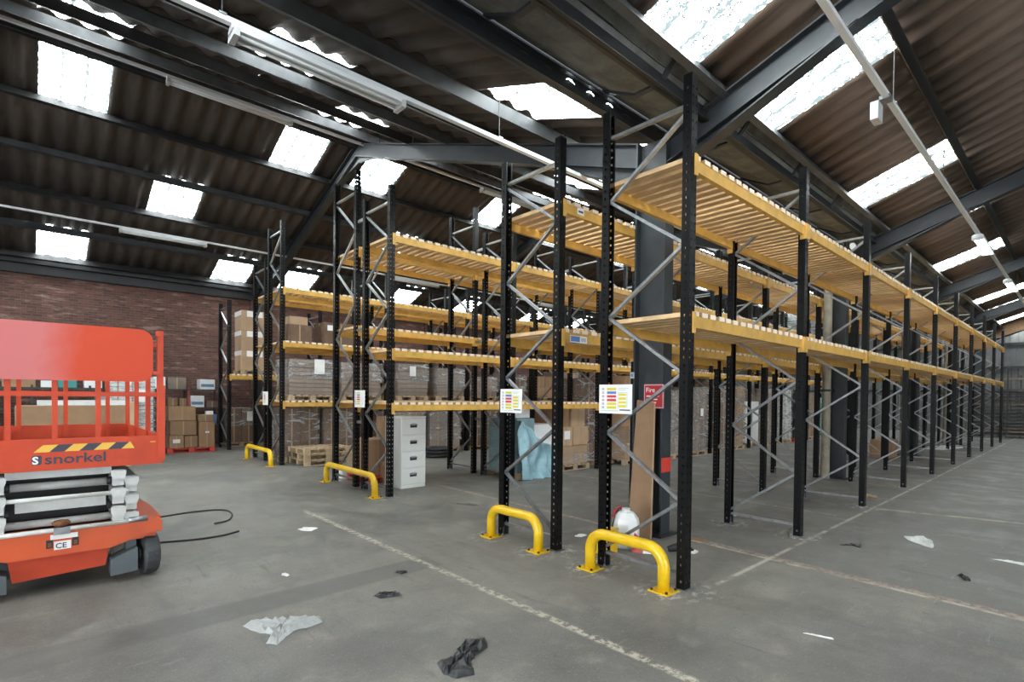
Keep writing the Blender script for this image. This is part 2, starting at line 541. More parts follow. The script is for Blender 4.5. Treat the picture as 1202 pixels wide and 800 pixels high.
class MB:
    def __init__(s):
        s.v, s.f = [], []

    def add(s, vs, fs):
        n = len(s.v)
        s.v += [tuple(q) for q in vs]
        s.f += [tuple(i + n for i in q) for q in fs]
        return s

    def box(s, x0, x1, y0, y1, z0, z1):
        return s.add([(x0, y0, z0), (x1, y0, z0), (x1, y1, z0), (x0, y1, z0), (x0, y0, z1), (x1, y0, z1), (x1, y1, z1), (x0, y1, z1)],
                     [(3, 2, 1, 0), (4, 5, 6, 7), (0, 1, 5, 4), (1, 2, 6, 5), (2, 3, 7, 6), (3, 0, 4, 7)])

    def cbox(s, x0, x1, y0, y1, z0, z1, c=0.01):
        # box with chamfered vertical edges
        p = [(x0 + c, y0), (x1 - c, y0), (x1, y0 + c), (x1, y1 - c), (x1 - c, y1), (x0 + c, y1), (x0, y1 - c), (x0, y0 + c)]
        return s.prism_z(p, z0, z1)

    def prism_z(s, p, z0, z1):
        n = len(p)
        vs = [(x, y, z0) for x, y in p] + [(x, y, z1) for x, y in p]
        fs = [tuple(range(n - 1, -1, -1)), tuple(range(n, 2 * n))] + [(i, (i + 1) % n, n + (i + 1) % n, n + i) for i in range(n)]
        return s.add(vs, fs)

    def prism_x(s, p, x0, x1):
        n = len(p)
        vs = [(x0, y, z) for y, z in p] + [(x1, y, z) for y, z in p]
        fs = [tuple(range(n)), tuple(range(2 * n - 1, n - 1, -1))] + [(i, n + i, n + (i + 1) % n, (i + 1) % n) for i in range(n)]
        return s.add(vs, fs)

    def prism_y(s, p, y0, y1):
        n = len(p)
        vs = [(x, y0, z) for x, z in p] + [(x, y1, z) for x, z in p]
        fs = [tuple(range(n)), tuple(range(2 * n - 1, n - 1, -1))] + [(i, n + i, n + (i + 1) % n, (i + 1) % n) for i in range(n)]
        return s.add(vs, fs)

    def bar(s, p, q, w, h, up=(0, 0, 1)):
        p, q = Vector(p), Vector(q)
        d = (q - p).normalized()
        u = Vector(up)
        if abs(d.dot(u)) > 0.99:
            u = Vector((1, 0, 0))
        r = d.cross(u).normalized() * (w / 2)
        u = r.cross(d).normalized() * (h / 2)
        vs = [p - r - u, p + r - u, p + r + u, p - r + u, q - r - u, q + r - u, q + r + u, q - r + u]
        return s.add(vs, [(3, 2, 1, 0), (4, 5, 6, 7), (0, 1, 5, 4), (1, 2, 6, 5), (2, 3, 7, 6), (3, 0, 4, 7)])

    def tube(s, pts, r, n=10, closed=False):
        pts = [Vector(p) for p in pts]
        rings = []
        m = len(pts)
        prev = None
        for i, p in enumerate(pts):
            a = pts[max(i - 1, 0)]
            c = pts[min(i + 1, m - 1)]
            d = (c - a).normalized()
            if prev is None:
                u = Vector((0, 0, 1)) if abs(d.z) < 0.9 else Vector((1, 0, 0))
            else:
                u = prev
            x = d.cross(u).normalized()
            u = x.cross(d).normalized()
            prev = u
            rr = r[i] if isinstance(r, (list, tuple)) else r
            rings.append([p + (x * math.cos(2 * PI * k / n) + u * math.sin(2 * PI * k / n)) * rr for k in range(n)])
        vs = [v for R in rings for v in R]
        fs = []
        for i in range(m - 1):
            for k in range(n):
                fs.append((i * n + k, i * n + (k + 1) % n, (i + 1) * n + (k + 1) % n, (i + 1) * n + k))
        fs.append(tuple(range(n - 1, -1, -1)))
        fs.append(tuple((m - 1) * n + k for k in range(n)))
        return s.add(vs, fs)

    def lathe(s, prof, n=20, cx=0, cy=0):
        vs = []
        for r, z in prof:
            for k in range(n):
                vs.append((cx + r * math.cos(2 * PI * k / n), cy + r * math.sin(2 * PI * k / n), z))
        fs = []
        for i in range(len(prof) - 1):
            for k in range(n):
                fs.append((i * n + k, i * n + (k + 1) % n, (i + 1) * n + (k + 1) % n, (i + 1) * n + k))
        fs.append(tuple(range(n - 1, -1, -1)))
        fs.append(tuple((len(prof) - 1) * n + k for k in range(n)))
        return s.add(vs, fs)

    def bounds(s):
        xs, ys, zs = zip(*s.v)
        return min(xs), max(xs), min(ys), max(ys), min(zs), max(zs)

    def mesh(s, name, m, org=(0, 0, 0), smooth=False):
        me = bpy.data.meshes.new(name)
        me.from_pydata([(x - org[0], y - org[1], z - org[2]) for x, y, z in s.v], [], s.f)
        me.materials.append(MATS[m])
        if smooth:
            for p in me.polygons:
                p.use_smooth = len(p.vertices) == 4
        me.update()
        return me

    def build(s, name, m, parent=None, smooth=False, org=None):
        b = s.bounds()
        if org is None:
            org = ((b[0] + b[1]) / 2, (b[2] + b[3]) / 2, b[4])
        return link(name, s.mesh(name, m, org, smooth), parent, org)


WORLD = {}


def link(name, data, parent=None, loc=(0, 0, 0), rot=None):
    """link an object whose world position is loc (parents are never rotated)"""
    o = bpy.data.objects.new(name, data)
    COL.objects.link(o)
    w = Vector(loc)
    WORLD[o.name] = w
    if parent is not None:
        o.parent = parent
        o.location = w - WORLD[parent.name]
    else:
        o.location = w
    if rot:
        o.rotation_euler = rot
    return o


def thing(name, loc, label=None, cat=None, group=None, kind=None):
    o = bpy.data.objects.new(name, None)
    o.empty_display_size = 0.2
    COL.objects.link(o)
    o.location = loc
    WORLD[o.name] = Vector(loc)
    return tag(o, label, cat, group, kind)


def tag(o, label=None, cat=None, group=None, kind=None):
    if label:
        o['label'] = label
    if cat:
        o['category'] = cat
    if group:
        o['group'] = group
    if kind:
        o['kind'] = kind
    return o


def B(x0, x1, y0, y1, z0, z1):
    return MB().box(x0, x1, y0, y1, z0, z1)


def text_mesh(txt, size, m, name, bold=0.0, extrude=0.001):
    c = bpy.data.curves.new(name, 'FONT')
    c.body = txt
    c.size = size
    c.extrude = extrude
    c.offset = bold
    c.resolution_u = 3
    o = bpy.data.objects.new(name, c)
    COL.objects.link(o)
    dg = bpy.context.evaluated_depsgraph_get()
    me = bpy.data.meshes.new_from_object(o.evaluated_get(dg))
    bpy.data.objects.remove(o)
    me.materials.clear()
    me.materials.append(MATS[m])
    return me


# ------------------------------------------------------------------ setting: floor, walls
XB, XE, YR, YL = -14.0, 37.0, -12.9, 20.0
fl = MB()
fl.add([(XB, YR, 0), (XE, YR, 0), (XE, YL, 0), (XB, YL, 0)], [(0, 1, 2, 3)])
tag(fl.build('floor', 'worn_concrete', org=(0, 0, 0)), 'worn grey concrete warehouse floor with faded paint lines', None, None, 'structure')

w = B(XB, XE, YL, YL + 0.3, 0, 5.2)
wl = w.build('wall_left', 'old_brick')
tag(wl, 'old dark red brick wall at the left', None, None, 'structure')
for px in (5.95, 13.15, 20.35, 27.55, 34.75, -1.3):
    B(px - 0.25, px + 0.25, YL - 0.14, YL, 0, 5.1).build('brick_pier', 'old_brick', wl)
B(XB, XE, YL - 0.22, YL - 0.02, 4.98, 5.22).build('eaves_beam', 'steel_black', wl)
B(XB, XE, YL - 0.34, YL - 0.06, 5.24, 5.36).build('eaves_gutter', 'purlin_steel', wl)

# clad gable end with vertical ribs
we = thing('wall_end', (XE, 3.5, 0), 'grey profiled cladding of the far gable wall', None, None, 'structure')
cw = []
y = YR
while y < YL:
    cw += [(y, XE), (y + 0.12, XE), (y + 0.14, XE - 0.04), (y + 0.19, XE - 0.04), (y + 0.21, XE)]
    y += 0.25
mb = MB()
mb.add([(x, yy, 0) for yy, x in cw] + [(x, yy, 9.0) for yy, x in cw],
       [(i, i + 1, len(cw) + i + 1, len(cw) + i) for i in range(len(cw) - 1)])
mb.build('cladding_sheet', 'cladding_grey', we)
for zz in (2.2, 3.4, 4.6):
    B(XE - 0.16, XE - 0.05, YR, YL, zz, zz + 0.1).build('cladding_rail', 'steel_dark', we)

wrm = MB().box(XB, -1.6, YR - 0.3, YR, 0, 5.2).box(7.6, XE, YR - 0.3, YR, 0, 5.2).box(-1.6, 7.6, YR - 0.3, YR, 4.8, 5.2)  # unseen gap in this wall is added for the side fill lamp
wr = tag(wrm.build('wall_right', 'cladding_grey'), 'grey wall with an unseen opening added for the side fill light', None, None, 'structure')
wb = MB()
wb.box(XB - 0.3, XB, YR, YL, 4.8, 9.0)
wb.box(XB - 0.3, XB, YR, -3.0, 0, 4.8)
wb.box(XB - 0.3, XB, 6.0, YL, 0, 4.8)
tag(wb.build('wall_back', 'cladding_grey'), 'grey wall with the open loading door', None, None, 'structure')

# ------------------------------------------------------------------ roof
SL = 0.345
ANG = math.atan(SL)
ZR, YRIDGE = 8.0, 12.07
FR = [5.9 + 7.2 * i for i in range(-3, 5)]      # portal frames
CW = 1.05                                        # sheet cover width


def zF(y):
    return ZR - SL * (y - YRIDGE)


def zN(y):
    return ZR - SL * (YRIDGE - y)


def zR(y):
    return 5.36 + SL * (3.0 - y)


YR2 = -4.9


def zR2(y):
    return zR(YR2) - SL * (YR2 - y)


def sheet_mesh(name, m, length, t=0.009):
    n, amp = 24, 0.034
    mb = MB()
    prof = []
    for i in range(n + 1):
        x = CW * 1.03 * i / n - CW * 0.015
        ph = (x / CW * 3) * 2 * PI
        z = amp * math.copysign(abs(math.sin(ph)) ** 0.8, math.sin(ph))
        prof.append((x, z))
    k = n + 1
    vs = [(x, 0, z) for x, z in prof] + [(x, length, z) for x, z in prof] + \
         [(x, 0, z + t) for x, z in prof] + [(x, length, z + t) for x, z in prof]
    fs = []
    for i in range(n):
        fs.append((i, k + i, k + i + 1, i + 1))
        fs.append((2 * k + i, 2 * k + i + 1, 3 * k + i + 1, 3 * k + i))
        fs.append((i, i + 1, 2 * k + i + 1, 2 * k + i))
        fs.append((k + i, 3 * k + i, 3 * k + i + 1, k + i + 1))
    mb.add(vs, fs)
    return mb.mesh(name, m, smooth=True)


SPAN = 1.415
LEN = SPAN / math.cos(ANG)
SH = {}
for kind, mm in (('roof_sheet', 'roof_cement'), ('skylight_sheet', 'roof_light'), ('brown_sheet', 'roof_cement_brown_lit')):
    SH[kind] = sheet_mesh(kind, mm, LEN + 0.13)
X_START = 6.40 - 20 * CW
NCOL = 50


def is_sky(col, pattern):
    c = col - 20
    if c > 0:
        return c % 7 in (0, 4) if pattern == 1 else (c % 7 == 2 if pattern == 2 else False)
    return c % 6 in (0, 4) if pattern == 1 else (c % 6 == 2 if pattern == 2 else False)


def slope(label, y0, zfun, direction, courses, pats, plain='roof_sheet'):
    """direction +1: slope falls towards +Y (sheets listed from the top course); -1: falls towards -Y"""
    root = thing('ceiling', (X_START, y0, zfun(y0)), label, None, None, 'structure')
    for c in range(courses):
        ya = y0 + direction * SPAN * c          # upper edge
        yb = ya + direction * SPAN              # lower edge
        for col in range(NCOL):
            x = X_START + CW * col
            if x > XE:
                continue
            kind = 'skylight_sheet' if is_sky(col, pats[c]) else 'roof_sheet'
            zb = zfun(yb) - 0.012
            if direction > 0:
                link(kind, SH[kind if kind != 'roof_sheet' else plain], root, (x + CW, yb + 0.06, zb - 0.06 * SL), (ANG + 0.008, 0, PI)).rotation_euler = (-(ANG + 0.008) * -1, 0, PI)
            else:
                link(kind, SH[kind if kind != 'roof_sheet' else plain], root, (x, yb - 0.06, zb - 0.06 * SL), (ANG + 0.008, 0, 0))
    return root


# sheets start at the lower edge (local y = 0) and climb towards the ridge
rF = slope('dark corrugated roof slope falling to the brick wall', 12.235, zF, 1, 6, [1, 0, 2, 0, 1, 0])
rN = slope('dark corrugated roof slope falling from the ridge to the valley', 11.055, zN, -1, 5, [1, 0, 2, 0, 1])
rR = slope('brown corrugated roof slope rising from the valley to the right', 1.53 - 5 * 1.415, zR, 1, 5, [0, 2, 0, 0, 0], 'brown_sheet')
# the lowest course of the right slope carries the long row of roof lights
mbtmp = None


def course(root, ya, zfun, direction, pat, plain='roof_sheet'):
    yb = ya + direction * SPAN
    for col in range(NCOL):
        x = X_START + CW * col
        if x > XE:
            continue
        kind = 'skylight_sheet' if is_sky(col, pat) else 'roof_sheet'
        zb = zfun(yb) - 0.012
        if direction > 0:
            link(kind, SH[kind if kind != 'roof_sheet' else plain], root, (x + CW, yb + 0.06, zb - 0.06 * SL), (ANG + 0.008, 0, PI))
        else:
            link(kind, SH[kind if kind != 'roof_sheet' else plain], root, (x, yb - 0.06, zb - 0.06 * SL), (ANG + 0.008, 0, 0))


course(rN, 12.47, zN, -1, 0)
course(rR, 1.53, zR, 1, 1, 'brown_sheet')
rR2 = slope('corrugated roof slope on the far side of the right ridge', YR2 - 0.05, zR2, -1, 6, [2, 0, 0, 0, 2, 0])


def rafter_poly(y0, z0, y1, z1, d):
    return [(y0, z0), (y1, z1), (y1, z1 - d), (y0, z0 - d)]


# purlins, one line per course, broken at each frame
PUR = MB().box(0, 7.18, -0.03, 0.03, -0.16, 0.0)
PUR.box(0, 7.18, -0.03, 0.05, -0.012, 0.0)
PUR.box(0, 7.18, -0.05, 0.03, -0.16, -0.148)
PM = {k: PUR.mesh('purlin', k) for k in ('purlin_steel', 'steel_black')}


def purlins(root, ys, zfun, tilt):
    for i, yy in enumerate(ys):
        for k in range(len(FR)):
            mm = 'purlin_steel' if i % 2 == 0 else 'steel_black'
            link('purlin', PM[mm], root, (FR[k] + 0.01, yy, zfun(yy) - 0.055), (tilt, 0, 0))


purlins(rF, [13.66 - 1.415 * (-i) if i >= 0 else 12.25 for i in range(-1, 5)], zF, -ANG)
purlins(rN, [11.05 - 1.415 * i for i in range(5)], zN, ANG)
purlins(rR, [2.93 - 1.415 * i for i in range(6)], zR, -ANG)
B(XB, XE, YRIDGE - 0.06, YRIDGE + 0.22, zF(YRIDGE) - 0.16, zF(YRIDGE) + 0.3).build('ridge_cap', 'roof_cement', rF)
B(FR[0], XE, YR2 - 0.14, YR2 + 0.14, zR(YR2) + 0.02, zR(YR2) + 0.06).build('ridge_cap', 'roof_cement', rR)

# portal frames: valley column, two rafters with haunches
for i, fx in enumerate(FR):
    t = thing('portal_frame', (fx, 3.8, 0), 'dark steel portal frame with valley column and sloping rafters', None, None, 'structure')
    ya, yb = 3.58, 4.02
    mb = MB()
    mb.box(fx - 0.10, fx + 0.10, ya, ya + 0.025, 0.02, 5.0)
    mb.box(fx - 0.10, fx + 0.10, yb - 0.025, yb, 0.02, 5.0)
    mb.box(fx - 0.008, fx + 0.008, ya + 0.025, yb - 0.025, 0.02, 5.0)
    mb.build('column', 'column_steel', t)
    B(fx - 0.19, fx + 0.19, ya - 0.06, yb + 0.06, 0, 0.025).build('base_plate', 'steel_dark', t)
    for nm, (p0, p1) in (('rafter', ((4.0, zN(4.0) - 0.2), (YRIDGE, zN(YRIDGE) - 0.2))),
                         ('rafter', ((YL - 0.1, zF(YL - 0.1) - 0.2), (YRIDGE, zF(YRIDGE) - 0.2))),
                         ('rafter', ((3.6, zR(3.6) - 0.2), (YR2, zR(YR2) - 0.2)))):
        d = 0.30
        mb = MB()
        mb.prism_x([(p0[0], p0[1]), (p1[0], p1[1]), (p1[0], p1[1] - 0.02), (p0[0], p0[1] - 0.02)], fx - 0.09, fx + 0.09)
        mb.prism_x([(p0[0], p0[1] - d), (p1[0], p1[1] - d), (p1[0], p1[1] - d - 0.02), (p0[0], p0[1] - d - 0.02)], fx - 0.09, fx + 0.09)
        mb.prism_x(rafter_poly(p0[0], p0[1], p1[0], p1[1], d), fx - 0.006, fx + 0.006)
        mb.build(nm, 'steel_dark', t)
    # haunches
    for y0, y1, zf in ((4.02, 6.0, zN), (3.58, 1.55, zR)):
        za, zb2 = zf(y0) - 0.5, zf(y1) - 0.5
        zl = 4.50
        mb = MB()
        mb.prism_x([(y0, za), (y1, zb2), (y0, zl)], fx - 0.006, fx + 0.006)
        mb.prism_x([(y0, zl), (y1, zb2), (y1, zb2 - 0.02), (y0, zl - 0.02)], fx - 0.09, fx + 0.09)
        mb.build('haunch', 'steel_dark', t)
    mb = MB().prism_x([(YRIDGE - 0.9, zN(YRIDGE - 0.9) - 0.5), (YRIDGE, zN(YRIDGE) - 0.5), (YRIDGE + 0.9, zF(YRIDGE + 0.9) - 0.5), (YRIDGE, zN(YRIDGE) - 0.66)], fx - 0.02, fx + 0.02)
    mb.build('apex_haunch', 'steel_dark', t)
    mb = MB().box(fx - 0.09, fx + 0.09, YL - 0.35, YL - 0.15, 0.0, zF(YL - 0.2) - 0.25)
    mb.build('wall_column', 'steel_dark', t)

# valley gutter
gt = thing('valley_gutter', (5.9, 3.6, 4.9), 'grey cement valley gutter running above the nearest rack row', None, None, 'structure')
gm = MB()
gp = [(3.90, 5.32), (3.46, 5.10), (3.16, 5.10), (2.98, 5.32)]
gq = [(y, z + 0.025) for y, z in gp]
gm.add([(0, y, z) for y, z in gp] + [(1.78, y, z) for y, z in gp] + [(0, y, z) for y, z in gq] + [(1.78, y, z) for y, z in gq],
       [(i, i + 1, 5 + i, 4 + i) for i in range(3)] + [(8 + i, 12 + i, 13 + i, 9 + i) for i in range(3)] +
       [(i, 8 + i, 9 + i, i + 1) for i in range(3)] + [(4 + i, 5 + i, 13 + i, 12 + i) for i in range(3)])
gmesh = gm.mesh('gutter_unit', 'gutter_cement')
jm = MB()
jp = [(3.91, 5.30), (3.47, 5.075), (3.15, 5.075), (2.96, 5.31)]
jm.add([(0, y, z) for y, z in jp] + [(0.07, y, z) for y, z in jp], [(i, i + 1, 5 + i, 4 + i) for i in range(3)])
jm.add([(0, y, z + 0.03) for y, z in jp] + [(0.0, y, z) for y, z in jp], [(i, i + 1, 5 + i, 4 + i) for i in range(3)])
jmesh = jm.mesh('gutter_joint', 'steel_dark')
x = -13.0
while x < XE - 1.8:
    link('gutter_unit', gmesh, gt, (x, 0, 0))
    link('gutter_joint', jmesh, gt, (x + 1.745, 0, 0))
    x += 1.8
for yy, zz, hh, nm in ((3.92, 5.06, 0.20, 'steel_dark'), (3.12, 4.99, 0.22, 'steel_black')):
    mb = MB().box(XB, XE, yy - 0.05, yy + 0.05, zz, zz + 0.012).box(XB, XE, yy - 0.006, yy + 0.006, zz, 5.75).box(XB, XE, yy - 0.05, yy + 0.05, zz + hh - 0.012, zz + hh)
    mb.build('valley_beam', nm, gt)

# brown timber faced rafter on the gable
tb = MB().prism_x([(3.3, 4.70), (-4.9, 4.70 + 8.2 * SL), (-4.9, 5.25 + 8.2 * SL), (3.3, 5.25)], 34.5, 34.6)
tag(tb.build('gable_beam', 'brown_timber'), 'brown timber board along the sloping gable rafter', None, None, 'structure')

# cream rainwater pipes by the valley columns
for fx in FR[4:7]:
    t = thing('rainwater_pipe', (fx - 0.2, 3.9, 0), 'cream cement rainwater pipe standing against the %s valley column' % {4: 'second', 5: 'third', 6: 'fourth'}[FR.index(fx)], 'pipe', 'rainwater pipes')
    MB().lathe([(0.10, 0.0), (0.085, 0.05), (0.085, 2.4), (0.105, 2.42), (0.105, 2.55), (0.085, 2.57), (0.085, 4.95)], 14, fx - 0.2, 3.9).build('pipe_length', 'cream_pipe', t, True)
    B(fx - 0.30, fx - 0.01, 3.80, 4.0, 1.9, 1.95).build('pipe_bracket', 'steel_dark', t)

# ------------------------------------------------------------------ light trunking


def trunking(label, yy, zz, x0, x1, fixtures, zfun, lit=(), group='lighting trunking runs', step=3.1):
    t = thing('lighting_trunking', ((x0 + x1) / 2, yy, zz), label, 'light trunking', group)
    B(x0, x1, yy - 0.03, yy + 0.03, zz, zz + 0.045).build('rail', 'trunking_white', t)
    xx = x0 + 1.0
    while xx < x1:
        B(xx - 0.004, xx + 0.004, yy - 0.004, yy + 0.004, zz + 0.045, zfun(yy) - 0.04).build('hanging_rod', 'steel_dark', t)
        B(xx - 0.03, xx + 0.03, yy - 0.04, yy + 0.04, zz + 0.04, zz + 0.055).build('rod_clip', 'galvanised', t)
        xx += step
    for (a, b_) in fixtures:
        mb = MB().prism_x([(yy - 0.09, zz - 0.03), (yy - 0.045, zz), (yy + 0.045, zz), (yy + 0.09, zz - 0.03), (yy + 0.085, zz - 0.075), (yy - 0.085, zz - 0.075)], a, b_)
        f = mb.build('lamp_body', 'trunking_white', t)
        for dy in (-0.045, 0.045):
            MB().tube([(a + 0.06, yy + dy, zz - 0.095), (b_ - 0.06, yy + dy, zz - 0.095)], 0.016, 8).build('lamp_tube', 'lamp_lit' if (a, b_) in lit else 'plastic_offwhite', f, True)
        B(a, a + 0.05, yy - 0.09, yy + 0.09, zz - 0.12, zz - 0.05).build('lamp_end', 'lamp_housing', f)
        B(b_ - 0.05, b_, yy - 0.09, yy + 0.09, zz - 0.12, zz - 0.05).build('lamp_end', 'lamp_housing', f)
    return t


trunking('white lighting trunking nearest the valley in the left roof span', 5.0, 4.88, -6, 34, [(1.27, 2.93), (7.5, 9.2), (13.5, 15.2)], zN)
trunking('white lighting trunking hung just under the left ridge', 11.8, 7.66, -6, 34, [(1.9, 4.2), (9.5, 11.6), (17.0, 19.1)], zN)
trunking('white lighting trunking high beside the brick wall', 17.0, 5.98, -6, 34, [(1.7, 3.7), (9.5, 11.6), (17.0, 19.1)], zF)
tr = trunking('white lighting trunking with lit lamps under the right roof slope', 1.6, 5.12, -6, 34, [(14.2, 15.9), (20.0, 21.8)], zR, lit=[(14.2, 15.9), (20.0, 21.8)])
sb = B(7.04, 7.22, 1.66, 1.74, 4.90, 5.10).build('switch_box', 'lamp_housing', tr)
B(7.033, 7.04, 1.665, 1.735, 4.905, 5.095).build('box_cover', 'trunking_white', sb)
B(7.05, 7.20, 1.56, 1.66, 5.1, 5.14).build('box_clamp', 'galvanised', tr)

# ------------------------------------------------------------------ pallet racking
PW, PD = 0.10, 0.085


def post_mesh(name, H):
    mb = MB()
    w, d, lip = PW / 2, PD / 2, 0.02
    pitch, hh = 0.075, 0.022
    zr = []
    z = 0.06
    while z < H - 0.06:
        zr.append(z)
        z += pitch
    # aisle face at y = -d, with two columns of slots; side faces with one column
    cols = [-w, -0.033, -0.022, 0.022, 0.033, w]

    def quad(a, b_, c, e):
        mb.add([a, b_, c, e], [(0, 1, 2, 3)])

    def face(P, cs, holes):
        prev = 0.0
        for z in zr + [None]:
            top = z if z is not None else H
            quad(P(cs[0], prev), P(cs[-1], prev), P(cs[-1], top), P(cs[0], top))
            if z is None:
                break
            for i in range(len(cs) - 1):
                if i in holes:
                    continue
                quad(P(cs[i], z), P(cs[i + 1], z), P(cs[i + 1], z + hh), P(cs[i], z + hh))
            prev = z + hh

    face(lambda u, z: (u, -d, z), cols, (1, 3))
    sc = [-d, -0.012, 0.006, d]
    face(lambda u, z: (w, u, z), sc, (1,))
    face(lambda u, z: (-w, -u, z), [-d, -0.006, 0.012, d], (1,))
    mb.box(w - lip, w, d - 0.003, d, 0, H)
    mb.box(-w, -w + lip, d - 0.003, d, 0, H)
    return mb.mesh(name, 'black_post')


FOOT = MB()
FOOT.box(-0.075, 0.075, -0.07, 0.07, 0, 0.008)
FOOT.box(-0.046, -0.04, -0.04, 0.05, 0.008, 0.10)
FOOT.box(0.04, 0.046, -0.04, 0.05, 0.008, 0.10)
FOOT.lathe([(0.012, 0.008), (0.012, 0.03)], 8, 0.06, 0.055)
FOOTM = FOOT.mesh('foot_plate', 'galvanised')
BEAM_H = 0.105
bm_ = MB().prism_x([(-0.025, 0), (0.025, 0), (0.025, BEAM_H - 0.03), (0.012, BEAM_H - 0.03), (0.012, BEAM_H), (-0.025, BEAM_H)], 0.055, 2.745)
BEAMM = bm_.mesh('beam', 'rack_yellow')
CONM = MB().box(0.002, 0.058, -0.056, -0.046, -0.055, BEAM_H + 0.03).box(0.0505, 0.058, -0.056, 0.02, -0.055, BEAM_H + 0.03).mesh('connector', 'rack_yellow')
CONM2 = MB().box(-0.058, -0.002, -0.056, -0.046, -0.055, BEAM_H + 0.03).box(-0.058, -0.0505, -0.056, 0.02, -0.055, BEAM_H + 0.03).mesh('connector', 'rack_yellow')
BAY = 2.7963
NS = 17
SLATM = {}


def slat_mesh(D):
    k = round(D, 2)
    if k not in SLATM:
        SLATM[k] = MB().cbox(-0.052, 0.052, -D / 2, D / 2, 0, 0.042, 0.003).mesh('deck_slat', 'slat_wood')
    return SLATM[k]


POSTM = {}


def rack(label, X0, Yf, Yr, nb, H, levels, phase=0, single_bays=9, group='yellow and black pallet racking rows', steps=0.586):
    root = thing('pallet_rack', (X0, (Yf + Yr) / 2, 0), label, 'rack', group)
    if H not in POSTM:
        POSTM[H] = post_mesh('post', H)
    pm = POSTM[H]
    ya, yb = Yf + 0.03, Yr - 0.03
    # braces, shared by all frames of the row
    brs = []
    n = int((H - 0.35) / steps)
    z = 0.2
    for i in range(n):
        a, b_ = ((yb, ya) if (i + phase) % 2 == 0 else (ya, yb))
        brs.append(MB().bar((0, a, z), (0, b_, z + steps), 0.028, 0.042, (1, 0, 0)).mesh('brace', 'galvanised'))
        z += steps
    brs.append(MB().bar((0, ya, 0.14), (0, yb, 0.14), 0.03, 0.045, (1, 0, 0)).mesh('brace', 'galvanised'))
    brs.append(MB().bar((0, ya, z + 0.06), (0, yb, z + 0.06), 0.03, 0.045, (1, 0, 0)).mesh('brace', 'galvanised'))
    for k in range(nb + 1):
        x = X0 + BAY * k
        for yy, rz in ((Yf, 0), (Yr, PI)):
            p = link('post', pm, root, (x, yy, 0.004), (0, 0, rz))
            f = link('foot_plate', FOOTM, p, (x, yy, 0))
            f.location = (0, 0, -0.004)
        for m in brs:
            link('brace', m, root, (x, 0, 0))
    D = Yr - Yf + 0.07
    sm = slat_mesh(D)
    rest = MB()
    cnt = 0
    for k in range(nb):
        for (z, bays) in levels:
            if bays is not None and k not in bays:
                continue
            x = X0 + BAY * k
            for yy, rz in ((Yf, 0), (Yr, PI)):
                if rz:
                    bo = link('beam', BEAMM, root, (x + BAY, yy, z), (0, 0, rz))
                else:
                    bo = link('beam', BEAMM, root, (x, yy, z))
                c1 = link('connector', CONM, bo, (0, 0, 0))
                c1.location = (0, 0, 0)
                c2 = link('connector', CONM2, bo, (0, 0, 0))
                c2.location = (BAY, 0, 0)
            for s in range(NS):
                sx = x + 0.10 + (BAY - 0.2) * s / (NS - 1) + rng.uniform(-0.008, 0.008)
                sy = (Yf + Yr) / 2 + rng.uniform(-0.006, 0.006)
                if k < single_bays and cnt < 300:
                    link('deck_slat', sm, root, (sx, sy, z + BEAM_H), (0, 0, rng.uniform(-0.006, 0.006)))
                    cnt += 1
                else:
                    rest.box(sx - 0.052, sx + 0.052, sy - D / 2, sy + D / 2, z + BEAM_H, z + BEAM_H + 0.042)
    if rest.v:
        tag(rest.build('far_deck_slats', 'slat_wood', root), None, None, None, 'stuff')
    return root


YA, YB, YC, YD = 2.465, 3.365, 4.05, 4.95
YE_, YF_, YG, YH = 7.99, 8.89, 9.24, 10.14
YI, YJ, YJ2, YK = 13.14, 14.04, 14.30, 15.2
rack('black and yellow two-tier pallet rack nearest the open aisle, rightmost row', 4.382, YA, YB, 9, 4.62, [(2.375, None), (3.785, None)], 0, 9)
rack('black and yellow two-tier pallet rack just behind the steel columns, second row', 4.395, YC, YD, 9, 4.62, [(2.36, None), (3.81, None)], 1, 9)
r3 = rack('pallet rack facing the second aisle beside the grey filing cabinet', 4.496, YE_, YF_, 9, 5.25, [(1.46, (0, 1)), (2.38, None), (4.32, None)], 0, 4, steps=0.592)
rack('tall pallet rack back to back with the filing cabinet rack', 4.496, YG, YH, 9, 5.88, [(1.46, (0, 1)), (2.88, None), (4.34, None)], 0, 4, steps=0.655)
r5 = rack('tall laden pallet rack facing the third aisle, above the empty pallets', 4.48, YI, YJ, 8, 5.88, [(1.42, None), (2.87, None), (4.17, None)], 0, 3, steps=0.6)
rack('pallet rack back to back with the tall laden rack', 4.48, YJ2, YK, 8, 5.2, [(1.42, None), (2.87, None), (4.17, None)], 0, 2)
rack('low pallet rack against the brick wall, holding tall cartons', 4.45, 17.62, 18.6, 5, 4.55, [(2.17, None)], 1, 2)
# row spacers between the back-to-back frames
for k in range(0, 9):
    for z in (1.2, 2.9, 4.9):
        x = 4.496 + BAY * k
        B(x - 0.02, x + 0.02, YF_ + 0.05, YG - 0.05, z, z + 0.05).build('row_spacer', 'galvanised', r3)
        if k < 8:
            x = 4.48 + BAY * k
            B(x - 0.02, x + 0.02, YJ + 0.05, YJ2 - 0.05, z, z + 0.05).build('row_spacer', 'galvanised', r5)

# ------------------------------------------------------------------ yellow rack end guards


